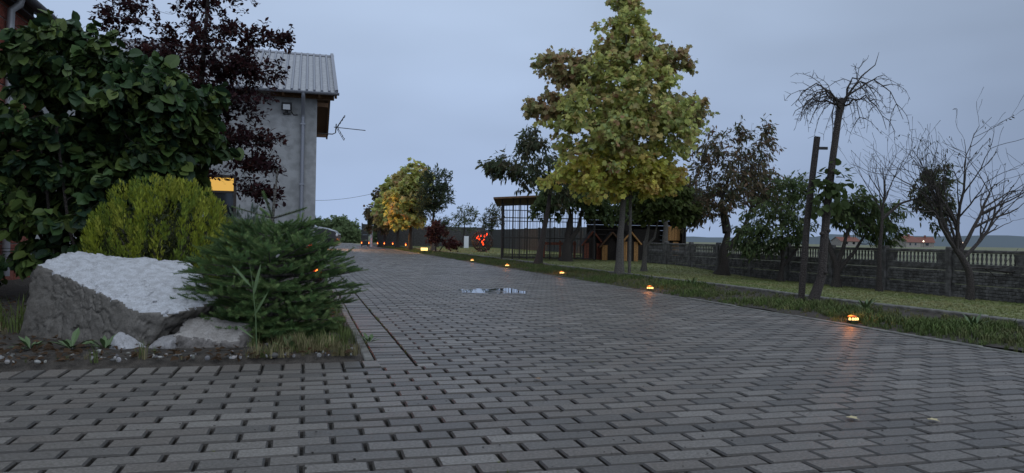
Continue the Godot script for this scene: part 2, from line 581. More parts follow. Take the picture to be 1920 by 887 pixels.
func driveway() -> void:
	var root := thing("driveway", "grey block-paved drive curving away between garden bed and lawn", "driveway", Vector3.ZERO, 0.0, "", "structure")
	obj("joint_sand", sheet(-3, 62, -6, 4.43, 60, 10, func(_p): return -0.02), M.joint, root)
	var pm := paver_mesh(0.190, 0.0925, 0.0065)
	var cells := []   # u, v, length scale, turned
	var i := 0
	var u := -2.0
	while u < 60.0:
		var uc := u + 0.05
		var lo := -6.0
		if uc > 3.92: lo = 0.58
		if uc > 29.5: lo = -6.0
		var v := lo - 0.2 + (0.1 if i % 2 else 0.0)
		if uc > 3.92 and uc < 29.5: cells.append([uc, 0.48, 1.0, false])
		while v < 4.37:
			var a := maxf(v, lo); var b := minf(v + 0.2, 4.37)
			if b - a > 0.03: cells.append([uc, (a + b) / 2, (b - a - 0.010) / 0.190, false])
			v += 0.2
		u += 0.1; i += 1
	var sv := -6.0
	while sv < 0.37:
		cells.append([4.02, sv + 0.05, 1.0, true])
		sv += 0.1
	var wave := FastNoiseLite.new()
	wave.seed = 4; wave.frequency = 0.35; wave.fractal_octaves = 2
	var pal := [Color(0.182, 0.166, 0.147), Color(0.152, 0.139, 0.124), Color(0.213, 0.195, 0.174), Color(0.125, 0.115, 0.103), Color(0.172, 0.152, 0.132), Color(0.255, 0.236, 0.212)]
	var near := []
	var xf := []
	var cols := []
	for c in cells:
		var p := P(c[0], c[1])
		p.y = rf(-0.0022, 0.0022) + wave.get_noise_2d(p.x, p.z) * 0.006
		var bs := Basis(Vector3.UP, TH + rf(-0.012, 0.012) + (PI / 2 if c[3] else 0.0)) * Basis(Vector3(1, 0, 0), rf(-0.014, 0.014)) * Basis(Vector3(0, 0, 1), rf(-0.010, 0.010))
		bs = bs * Basis.from_scale(Vector3(c[2], 1, 1))
		var t := Transform3D(bs, p)
		var k := rng.randi() % 5
		if rf(0, 1) < 0.05: k = 5
		var d := -p.z
		if d > 2.05 and absf(p.x) / d < 0.70:
			near.append([d * d + p.x * p.x, t, k])
		else:
			xf.append(t)
			var g := rf(0.85, 1.15)
			cols.append(Color(pal[k].r * g, pal[k].g * g, pal[k].b * g))
	near.sort_custom(func(a, b): return a[0] < b[0])
	var mats := []
	for k in 6:
		var m: StandardMaterial3D = M.paver.duplicate()
		m.albedo_color = (pal[k] as Color).linear_to_srgb()
		m.resource_name = "paver_tone"
		mats.append(m)
	for j in near.size():
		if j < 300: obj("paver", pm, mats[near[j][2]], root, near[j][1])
		else:
			xf.append(near[j][1])
			var g := rf(0.85, 1.15)
			var cc: Color = pal[near[j][2]]
			cols.append(Color(cc.r * g, cc.g * g, cc.b * g))
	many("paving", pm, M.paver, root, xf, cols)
	# flush concrete edging on both sides of the drive
	var ks := MB.new()
	ks.bevel(Vector3(-0.025, -0.15, -0.497), Vector3(0.025, 0.008, 0.497), 0.006)
	var km := ks.mesh()
	for k in 44:
		obj("edging_stone", km, M.kerb, root, Transform3D(Basis(Vector3.UP, TH + rf(-0.006, 0.006)), P(-1.5 + k, 4.405, rf(-0.004, 0.004))))
	for k in 25:
		obj("edging_stone", km, M.kerb, root, Transform3D(Basis(Vector3.UP, TH + rf(-0.006, 0.006)), P(4.63 + k, 0.35, rf(-0.003, 0.004))))
	# moss and seedlings in the joints, crumbs of earth on the blocks
	var tm := tuft_mesh(7, 0.4, 0.8, 0.09)
	xf = []; cols = []
	for k in 420:
		var uu := floorf(rf(20, 140)) * 0.1
		var vv := rf(-3, 4.3)
		if uu > 3.9 and vv < 0.6: vv = 0.59
		xf.append(Transform3D(Basis(Vector3.UP, rf(0, TAU)).scaled(Vector3.ONE * rf(0.006, 0.017)), P(uu, vv, -0.008)))
		cols.append(Color(0.09, 0.10, 0.03) * rf(0.6, 1.3))
	for k in 60:
		xf.append(Transform3D(Basis(Vector3.UP, rf(0, TAU)).scaled(Vector3.ONE * rf(0.012, 0.035)), P(rf(4.2, 9), 0.58 if k % 2 else 0.38, -0.006)))
		cols.append(Color(0.08, 0.085, 0.03) * rf(0.6, 1.3))
	many("joint_weeds", tm, M.grass, root, xf, cols)
	var cm := MB.new()
	cm.lathe([Vector2(0.0, 0.7), Vector2(0.7, 0.45), Vector2(1, 0), Vector2(0.8, -0.2)], 5)
	xf = []; cols = []
	for k in 2600:
		var uu := 1.5 + 16.0 * pow(rf(0, 1), 1.4)
		var vv := rf(0.4, 4.35) if uu > 3.9 else rf(-3, 4.35)
		xf.append(Transform3D(Basis(Vector3.UP, rf(0, TAU)).scaled(Vector3(1, rf(0.4, 0.9), rf(0.6, 1)) * rf(0.002, 0.0055) * (1.8 if k % 30 == 0 else 1.0)), P(uu, vv, 0.001)))
		cols.append(Color(0.025, 0.022, 0.018))
	many("earth_crumbs", cm.mesh(), M.crumb, root, xf, cols)

func ground() -> void:
	var mb := MB.new()
	mb.quad(Vector3(-3000, -0.075, 60), Vector3(3000, -0.075, 60), Vector3(3000, -0.075, -3500), Vector3(-3000, -0.075, -3500))
	structure("ground", "open flat meadow and fields reaching to the horizon", "field", mb.mesh(), M.field)
	structure("lawn", "mown lawn behind the low concrete kerb", "lawn", sheet(-3, 64, 5.58, 13, 90, 16, func(p): return gy(p)), M.lawn)
	structure("verge", "rough grass strip between drive edging and lawn kerb", "verge", sheet(-3, 64, 4.44, 5.56, 120, 6, func(p): return gy(p) - 0.004 + 0.012 * sin(p.x * 9.0) * sin(p.z * 7.0)), M.soil)
	var fn := FastNoiseLite.new()
	fn.seed = 8; fn.frequency = 1.3
	structure("garden_soil", "bare brown soil of the planting bed beside the drive", "soil", sheet(4.116, 29.4, -14, 0.325, 420, 120, func(p): return -0.012 + (0.045 + 0.025 * fn.get_noise_2d(p.x, p.z)) * clampf((UV(p).x - 4.115) / 0.16, 0.0, 1.0) * clampf((0.345 - UV(p).y) / 0.1, 0.25, 1.0)), M.soil)
	structure("lane", "pale gravel lane beyond the end of the drive", "lane", sheet(60, 130, -3, 4.4, 4, 2, func(_p): return -0.05), M.kerb)
	# hills
	var hm := MB.new()
	var prev := []
	var hn := FastNoiseLite.new()
	hn.seed = 12; hn.frequency = 0.0022; hn.fractal_octaves = 4
	for i in 121:
		var a := lerpf(-1.1, 1.1, i / 120.0)
		var r := 1500.0
		var h := 9.0 + 14.0 * absf(hn.get_noise_1d(i * 40.0)) + (8.0 if a > 0.4 else 0.0)
		var lowp := Vector3(sin(a) * r * 0.8, -0.1, -cos(a) * r * 0.8)
		var mid := Vector3(sin(a) * r * 0.93, h * 0.6, -cos(a) * r * 0.93)
		var top := Vector3(sin(a) * r, h, -cos(a) * r)
		if i > 0:
			hm.quad(prev[0], lowp, mid, prev[1]); hm.quad(prev[1], mid, top, prev[2])
		prev = [lowp, mid, top]
	structure("hills", "low dark wooded hills along the horizon", "hills", hm.mesh(), M.hill)
	# kerb of the lawn
	var root := thing("kerb", "low weathered concrete kerb holding the raised lawn", "kerb", Vector3.ZERO, 0.0, "", "structure")
	var km := MB.new()
	km.bevel(Vector3(-0.04, -0.2, -0.494), Vector3(0.04, 0.0, 0.494), 0.01)
	for k in 60:
		obj("kerb_stone", km.mesh() if k == 0 else root.get_child(0).mesh, M.kerb, root, Transform3D(Basis(Vector3.UP, TH + rf(-0.012, 0.012)) * Basis(Vector3.RIGHT, rf(-0.008, 0.008)), P(-1.5 + k, 5.56, 0.098 + rf(-0.008, 0.006))))
	# puddle
	var pn := FastNoiseLite.new()
	pn.seed = 3; pn.frequency = 0.9
	var pd := MB.new()
	var c := Vector3(-0.2, 0.0012, -9.6)
	var ring := []
	for i in 40:
		var a := TAU * i / 40
		var e := Vector3(cos(a), 0, sin(a))
		ring.append(c + Vector3(e.x * 0.42, 0, e.z * 0.5) * (1.0 + 0.55 * pn.get_noise_2d(e.x * 1.4, e.z * 1.4)))
	for i in 40: pd.tri(c, ring[(i + 1) % 40], ring[i])
	structure("puddle", "shallow puddle mirroring the sky in the middle of the drive", "puddle", pd.mesh(), M.water)

# ---------------------------------------------------------------- buildings
func rect_wall(mb: MB, x0: float, x1: float, y0: float, y1: float, z0: float, z1: float, hx0: float, hx1: float, hy0: float, hy1: float) -> void:
	mb.box(x0, y0, z0, hx0, y1, z1); mb.box(hx1, y0, z0, x1, y1, z1)
	mb.box(hx0, y0, z0, hx1, hy0, z1); mb.box(hx0, hy1, z0, hx1, y1, z1)

func grey_house() -> void:
	var h := thing("house", "grey rendered house with ribbed metal roof and lit window", "house", P(20.7, 0.25), TH)
	var L := -13.5
	var w := MB.new()
	rect_wall(w, L, 0, 0, 4.53, -0.3, 0, -2.75, -2.0, 1.05, 2.2)
	w.box(L, 0, -8, 0, 4.53, -7.7)
	for x: float in [-0.3, L]:
		w.box(x, 0, -7.7, x + 0.3, 4.53, -0.3)
		# gable triangle
		var a := Vector3(x, 4.53, 0); var b := Vector3(x, 4.53, -8); var c := Vector3(x, 6.27, -4)
		var o := Vector3(0.3, 0, 0)
		w.tri(a + o, b + o, c + o); w.tri(a, c, b)
		w.quad(a, a + o, c + o, c); w.quad(b + o, b, c, c + o)
	w.box(L + 0.3, 2.6, -7.7, -0.3, 2.75, -0.3)
	obj("wall", w.mesh(), M.stucco, h)
	# roof: trapezoidal sheets, each its own part, on a boarded deck
	var up := Vector3(0, 1.99, -4.45)
	var sl := up.length()
	up = up / sl
	for side in 2:
		var bs := Basis(Vector3.RIGHT, up.cross(Vector3.RIGHT) * -1.0 if false else Vector3.RIGHT.cross(up) * -1.0, up)
		var nrm := Vector3(0, 4.45, 1.99).normalized()
		var org := Vector3(0, 4.44, 0.47)
		var upd := up
		if side == 1:
			nrm = Vector3(0, 4.45, -1.99).normalized(); org = Vector3(0, 4.44, -8.47); upd = Vector3(0, 1.99, 4.45) / sl
		var mb := MB.new()
		var prof := [[0.0, 0.0], [0.125, 0.0], [0.128, -0.004], [0.187, -0.004], [0.19, 0.0]]
		for r in 5:
			for k in 4:
				var x0: float = r * 0.19 + prof[k][0]; var x1: float = r * 0.19 + prof[k + 1][0]
				var a: Vector3 = Vector3(x0, 0, 0) + nrm * prof[k][1]; var b: Vector3 = Vector3(x1, 0, 0) + nrm * prof[k + 1][1]
				var e := upd * (sl + 0.02)
				if side == 0: mb.quad(a, b, b + e, a + e)
				else: mb.quad(b, a, a + e, b + e)
		var me := mb.mesh()
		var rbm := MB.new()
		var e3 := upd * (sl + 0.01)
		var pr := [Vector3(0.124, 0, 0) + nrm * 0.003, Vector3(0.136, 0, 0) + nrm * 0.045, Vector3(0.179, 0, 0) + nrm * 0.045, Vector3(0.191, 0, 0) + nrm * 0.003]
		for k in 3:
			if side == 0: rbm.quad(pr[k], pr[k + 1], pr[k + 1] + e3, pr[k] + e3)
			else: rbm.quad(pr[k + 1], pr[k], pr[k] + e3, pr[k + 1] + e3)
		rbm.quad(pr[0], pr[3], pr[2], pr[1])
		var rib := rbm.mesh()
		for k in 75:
			if side == 0: obj("roof_rib", rib, M.zinc_dark, h, Transform3D(Basis(), org + Vector3(0.52 - 0.19 * (k + 1), 0.002, 0)))  # ribs get a darker tone than the sheets
		for k in 15:
			obj("roof_sheet", me, M.zinc, h, Transform3D(Basis(), org + Vector3(0.52 - 0.95 * (k + 1), 0.002 * (k % 2), 0)))
		var deck := MB.new()
		var dn := -nrm * 0.02
		var a0 := org + dn + upd * 0.05 + Vector3(0.46, 0, 0); var a1 := org + dn + upd * sl + Vector3(0.46, 0, 0)
		var ll := Vector3(L - 0.9, 0, 0)
		deck.quad(a0 + ll, a0, a1, a1 + ll)
		deck.quad(a0 + dn + ll, a1 + dn + ll, a1 + dn, a0 + dn)
		deck.quad(a0 + dn, a1 + dn, a1, a0)
		obj("roof_deck", deck.mesh(), M.brown_wood, h)
		for piece in [[0.44, 0.5], [0.02, 0.08], [-0.9, -0.84], [-1.8, -1.74]]:
			var bb := MB.new()
			var p0: Vector3 = org - nrm * 0.045 + Vector3(piece[0], 0, 0) + upd * 0.05
			var p1: Vector3 = p0 + upd * (sl - 0.1)
			var wd := Vector3(piece[1] - piece[0], 0, 0)
			var dp := -nrm * 0.13
			bb.quad(p0 + dp, p0 + dp + wd, p0 + wd, p0); bb.quad(p0 + dp, p1 + dp, p1 + dp + wd, p0 + dp + wd)
			bb.quad(p0 + wd + dp, p1 + wd + dp, p1 + wd, p0 + wd); bb.quad(p1 + dp, p0 + dp, p0, p1)
			obj("rafter", bb.mesh(), M.brown_wood, h)
		for f: float in [0.09, 0.5, 0.95]:
			var pu := MB.new()
			var pc := org - nrm * 0.25 + upd * sl * f
			pu.box(-1.2, pc.y - 0.07, pc.z - 0.06, 0.44, pc.y + 0.07, pc.z + 0.06)
			obj("purlin", pu.mesh(), M.brown_wood, h)
	var rc := MB.new()
	rc.quad(Vector3(L - 0.4, 6.37, -3.8), Vector3(0.54, 6.37, -3.8), Vector3(0.54, 6.47, -4), Vector3(L - 0.4, 6.47, -4))
	rc.quad(Vector3(L - 0.4, 6.47, -4), Vector3(0.54, 6.47, -4), Vector3(0.54, 6.37, -4.2), Vector3(L - 0.4, 6.37, -4.2))
	obj("ridge_cap", rc.mesh(), M.zinc_dark, h)
	var vt := MB.new()
	for side in 2:
		var z0 := 0.49 if side == 0 else -8.49
		var a := Vector3(0.522, 4.40, z0); var b := Vector3(0.522, 6.42, -4)
		vt.quad(a, b, b + Vector3(0, 0.11, 0), a + Vector3(0, 0.11, 0))
		vt.quad(a + Vector3(0, 0.11, 0), b + Vector3(0, 0.11, 0), b + Vector3(-0.09, 0.11, 0), a + Vector3(-0.09, 0.11, 0))
	obj("verge_trim", vt.mesh(), M.zinc_dark, h)
	# gutter and downpipe
	var gu := MB.new()
	for k in 8:
		var a0 := PI + PI * k / 8; var a1 := PI + PI * (k + 1) / 8
		var p0 := Vector3(0.55, 4.42 + sin(a0) * 0.065, 0.53 + cos(a0) * 0.065); var p1 := Vector3(0.55, 4.42 + sin(a1) * 0.065, 0.53 + cos(a1) * 0.065)
		var ll := Vector3(L - 0.9, 0, 0)
		gu.quad(p0 + ll, p0, p1, p1 + ll)
	for k in range(1, 7):
		var a0 := PI + PI * k / 8; var a1 := PI + PI * (k + 1) / 8
		gu.tri(Vector3(0.55, 4.42, 0.53), Vector3(0.55, 4.42 + sin(a1) * 0.065, 0.53 + cos(a1) * 0.065), Vector3(0.55, 4.42 + sin(a0) * 0.065, 0.53 + cos(a0) * 0.065))
	obj("gutter", gu.mesh(), M.zinc_dark, h)
	var dp := MB.new()
	var x := -0.36
	dp.tube([Vector3(x, 4.38, 0.53), Vector3(x, 4.25, 0.51), Vector3(x, 3.92, 0.14), Vector3(x, 3.78, 0.085), Vector3(x, 0.15, 0.085), Vector3(x, 0.05, 0.16)], [0.05, 0.05, 0.05, 0.05, 0.05, 0.05], 10)
	for y: float in [3.6, 2.0, 0.8]: dp.box(x - 0.06, y, 0.002, x + 0.06, y + 0.04, 0.14)
	obj("downpipe", dp.mesh(), M.zinc_dark, h)
	# window
	var fr := MB.new()
	rect_wall(fr, -2.75, -2.0, 1.05, 2.2, -0.2, 0.012, -2.68, -2.07, 1.12, 2.13)
	fr.box(-2.68, 1.74, -0.14, -2.07, 1.79, -0.06)
	var wi := obj("window", fr.mesh(), M.dark_wood, h)
	var pa := MB.new()
	pa.box(-2.68, 1.79, -0.115, -2.07, 2.13, -0.10)
	obj("window_pane", pa.mesh(), M.window_glow, wi)
	var pa2 := MB.new()
	pa2.box(-2.68, 1.12, -0.115, -2.07, 1.74, -0.10)
	obj("lower_pane", pa2.mesh(), M.car_glass, wi)
	var sill := MB.new()
	sill.bevel(Vector3(-2.8, 1.0, 0.003), Vector3(-1.95, 1.045, 0.1), 0.008)
	obj("sill", sill.mesh(), M.kerb, wi)
	# flood lamp on the wall
	var fl := thing("flood_lamp", "square black flood lamp mounted under the eave of grey house", "lamp", P(20.7, 0.25), TH)
	var f2 := MB.new()
	f2.bevel(Vector3(-0.13, -0.09, -0.035), Vector3(0.13, 0.13, 0.035), 0.012)
	var t := Transform3D(Basis(Vector3.RIGHT, 0.45), Vector3(-0.78, 4.03, 0.17))
	obj("casing", f2.mesh(), M.black_metal, fl, t)
	var f3 := MB.new()
	f3.bevel(Vector3(-0.09, -0.05, 0.036), Vector3(0.09, 0.09, 0.044), 0.003)
	obj("glass", f3.mesh(), M.lens, fl, t)
	var f4 := MB.new()
	f4.box(-0.88, 3.86, 0.001, -0.68, 3.91, 0.05); f4.box(-0.86, 3.88, 0.05, -0.83, 4.03, 0.16); f4.box(-0.73, 3.88, 0.05, -0.70, 4.03, 0.16)
	f4.tube([Vector3(-0.66, 3.95, 0.02), Vector3(-0.6, 3.86, 0.02), Vector3(-0.5, 3.87, 0.02)], [0.012, 0.012, 0.012], 5)
	obj("bracket", f4.mesh(), M.black_metal, fl)
	# antenna behind the gable
	var an := thing("television_antenna", "thin metal television antenna on a bent arm beside the roof", "antenna", P(20.7, 0.25), TH)
	var am := MB.new()
	am.tube([Vector3(0.0, 4.25, -6.4), Vector3(0.62, 4.25, -6.4), Vector3(0.72, 4.3, -6.4), Vector3(0.74, 4.62, -6.4)], [0.02, 0.02, 0.02, 0.02], 6, true)
	obj("arm", am.mesh(), M.iron, an)
	var bo := MB.new()
	bo.rod(Vector3(0.66, 4.5, -6.4), Vector3(1.75, 4.42, -6.25), 0.014, 5)
	for k in 8:
		var f := 0.35 + k * 0.09
		var c := Vector3(0.66, 4.5, -6.4).lerp(Vector3(1.75, 4.42, -6.25), f)
		bo.rod(c + Vector3(0.02, 0, -0.09), c + Vector3(-0.02, 0, 0.09), 0.006, 4)
	obj("boom", bo.mesh(), M.iron, an)
	var re := MB.new()
	for k in 4:
		var q := 0.05 + k * 0.09
		for s: float in [-1.0, 1.0]:
			re.rod(Vector3(0.78 + q * 0.6 * 1.3, 4.49 + s * q * 1.25, -6.65), Vector3(0.78 + q * 0.6 * 1.3, 4.49 + s * q * 1.25, -6.15), 0.009, 4)
	for s: float in [-1.0, 1.0]:
		for zz: float in [-6.6, -6.2]:
			re.rod(Vector3(0.76, 4.49, zz), Vector3(1.02, 4.49 + s * 0.42, zz), 0.010, 4)
	re.rod(Vector3(0.76, 4.49, -6.62), Vector3(0.76, 4.49, -6.18), 0.010, 4)
	obj("reflector", re.mesh(), M.iron, an)

func brick_house() -> void:
	var h := thing("brick_house", "red block-built house with dark gutter behind the leafy shrub", "house", P(11.7, -3.65), TH)
	var co := MB.new()
	co.box(-6, 0, 0, -0.012, 3.72, 8)
	obj("wall", co.mesh(), M.mortar, h)
	var bm := []
	for k in 3:
		var mb := MB.new()
		var l: float = [0.278, 0.134, 0.278][k]
		mb.bevel(Vector3(-0.1, 0, 0), Vector3(0, 0.152, l), 0.006)
		bm.append(mb.mesh())
	for r in 22:
		var z := 0.0
		if r % 2: 
			obj("brick", bm[1], M.brick_red, h, Transform3D(Basis(), Vector3(rf(-0.004, 0.003), r * 0.165 + 0.01, 0.002)))
			z = 0.144
		while z < 3.4:
			obj("brick", bm[0], M.brick_pale if rf(0, 1) < 0.3 else M.brick_red, h, Transform3D(Basis(), Vector3(rf(-0.004, 0.003), r * 0.165 + 0.01, z + 0.002)))
			z += 0.29
	var ro := MB.new()
	ro.quad(Vector3(0.13, 3.64, -0.4), Vector3(0.13, 3.64, 8.2), Vector3(-6.2, 6.6, 8.2), Vector3(-6.2, 6.6, -0.4))
	ro.quad(Vector3(0.13, 3.70, 8.2), Vector3(0.13, 3.70, -0.4), Vector3(-6.2, 6.66, -0.4), Vector3(-6.2, 6.66, 8.2))
	ro.quad(Vector3(0.13, 3.64, -0.4), Vector3(-6.2, 6.6, -0.4), Vector3(-6.2, 6.66, -0.4), Vector3(0.13, 3.70, -0.4))
	ro.quad(Vector3(0.13, 3.64, 8.2), Vector3(0.13, 3.64, -0.4), Vector3(0.13, 3.70, -0.4), Vector3(0.13, 3.70, 8.2))
	obj("roof", ro.mesh(), M.gutter_dark, h)
	var so := MB.new()
	so.box(0.004, 3.5, -0.3, 0.12, 3.52, 8)
	obj("soffit", so.mesh(), M.gutter_dark, h)
	var gu := MB.new()
	gu.tube([Vector3(0.2, 3.62, -0.42), Vector3(0.2, 3.62, 8.2)], [0.065, 0.065], 10, true)
	obj("gutter", gu.mesh(), M.gutter_dark, h)
	var dp := MB.new()
	dp.tube([Vector3(0.18, 3.58, 1.05), Vector3(0.16, 3.5, 1.05), Vector3(0.07, 3.42, 1.05), Vector3(0.06, 3.2, 1.05), Vector3(0.06, 0.1, 1.05)], [0.045, 0.045, 0.045, 0.045, 0.045], 10)
	obj("downpipe", dp.mesh(), M.zinc, h)

func concrete_fence() -> void:
	var f := thing("concrete_fence", "weathered concrete panel fence with baluster top along the lawn", "fence", P(16.25, 9.0, -0.05), TH)
	# local: +x is v, +z runs back towards the viewer
	var S := 1.257
	var post := MB.new()
	post.bevel(Vector3(-0.05, -0.15, -0.045), Vector3(0.05, 0.72, 0.045), 0.012)
	var pm := post.mesh()
	var brick := []
	for var_i in 2:
		var pn := MB.new()
		pn.box(-0.018, 0, 0.05, 0.018, 0.185, S - 0.05)
		for r in 4:
			var z := 0.055 + (0.05 if r % 2 else 0.0)
			while z < S - 0.08:
				var e := minf(z + 0.098, S - 0.055)
				pn.bevel(Vector3(-0.026 - rf(0, 0.006), r * 0.046 + 0.004, z + 0.003), Vector3(-0.015, r * 0.046 + 0.042, e - 0.003), 0.004)
				z += 0.1
		brick.append(pn.mesh())
	var plain := MB.new()
	plain.bevel(Vector3(-0.02, 0, 0.05), Vector3(0.02, 0.10, S - 0.05), 0.006)
	plain.box(-0.028, 0.03, 0.06, -0.019, 0.07, S - 0.06)
	var endp := MB.new()
	endp.quad(Vector3(-0.02, 0, 0), Vector3(-0.02, 0, 0.14), Vector3(-0.02, 0.15, 0.2), Vector3(-0.02, 0.15, 0))
	endp.quad(Vector3(0.02, 0, 0.14), Vector3(0.02, 0, 0), Vector3(0.02, 0.15, 0), Vector3(0.02, 0.15, 0.2))
	endp.quad(Vector3(-0.02, 0, 0.14), Vector3(0.02, 0, 0.14), Vector3(0.02, 0.15, 0.2), Vector3(-0.02, 0.15, 0.2))
	var bal := MB.new()
	bal.lathe([Vector2(0.016, 0), Vector2(0.016, 0.02), Vector2(0.011, 0.03), Vector2(0.019, 0.075), Vector2(0.011, 0.12), Vector2(0.016, 0.13), Vector2(0.016, 0.15)], 7)
	var cap := MB.new()
	cap.bevel(Vector3(-0.03, 0, 0.03), Vector3(0.03, 0.045, S - 0.03), 0.01)
	var em := endp.mesh(); var blm := bal.mesh(); var cpm := cap.mesh(); var plm := plain.mesh()
	for k in range(-2, 13):
		var z := k * S
		var o := Vector3(0, 0, z)
		obj("post", pm, M.fence_concrete, f, Transform3D(Basis(Vector3.FORWARD, rf(-0.02, 0.02)), o))
		if k == 12: break
		obj("brick_panel", brick[0], M.fence_concrete, f, Transform3D(Basis(), o))
		obj("brick_panel", brick[1], M.fence_concrete, f, Transform3D(Basis(), o + Vector3(0.003, 0.19, 0)))
		obj("plain_panel", plm, M.fence_concrete, f, Transform3D(Basis(), o + Vector3(0, 0.38, 0)))
		obj("end_panel", em, M.fence_concrete, f, Transform3D(Basis(), o + Vector3(0, 0.482, 0.05)))
		obj("end_panel", em, M.fence_concrete, f, Transform3D(Basis.from_scale(Vector3(1, 1, -1)), o + Vector3(0, 0.482, S - 0.05)))
		obj("cap_rail", cpm, M.fence_concrete, f, Transform3D(Basis(), o + Vector3(0, 0.634, 0)))
		for j in 12:
			obj("baluster", blm, M.fence_concrete, f, Transform3D(Basis(), o + Vector3(0, 0.481, 0.235 + j * (S - 0.47) / 11.0)))

func panel_fence(label: String, a: Vector3, b: Vector3, h: float, span: float) -> void:
	var l := a.distance_to(b)
	var f := thing("panel_fence", label, "fence", a, atan2(-(b.z - a.z), b.x - a.x))
	var n := int(l / span)
	var post := MB.new()
	post.bevel(Vector3(-0.06, -0.2, -0.06), Vector3(0.06, h + 0.05, 0.06), 0.01)
	var pn := MB.new()
	var rows := 4
	for r in rows:
		pn.bevel(Vector3(0.05, h * r / rows, -0.03 - 0.003 * (r % 2)), Vector3(span - 0.05, h * (r + 1) / rows + 0.012, 0.03), 0.012)
	var pm := post.mesh(); var nm := pn.mesh()
	for i in n + 1:
		obj("post", pm, M.fence_dark, f, Transform3D(Basis(), Vector3(i * span, 0, 0)))
		if i < n: obj("panel", nm, M.fence_dark, f, Transform3D(Basis(), Vector3(i * span, 0, 0)))

func plank_wall(root: Node, called: String, x0: float, x1: float, y0: float, y1: float, z: float, w: float, mat: Material, upright := true) -> void:
	var n := maxi(1, int(round(((x1 - x0) if upright else (y1 - y0)) / w)))
	var mb := MB.new()
	var st := ((x1 - x0) if upright else (y1 - y0)) / n
	if upright: mb.bevel(Vector3(0.003, 0, -0.012), Vector3(st - 0.003, y1 - y0, 0.012), 0.003)
	else: mb.bevel(Vector3(0, 0.003, -0.012), Vector3(x1 - x0, st - 0.003, 0.012), 0.003)
	var me := mb.mesh()
	for i in n:
		obj(called, me, mat, root, Transform3D(Basis(), Vector3(x0 + (i * st if upright else 0.0), y0 + (0.0 if upright else i * st), z + rf(-0.004, 0.004))))

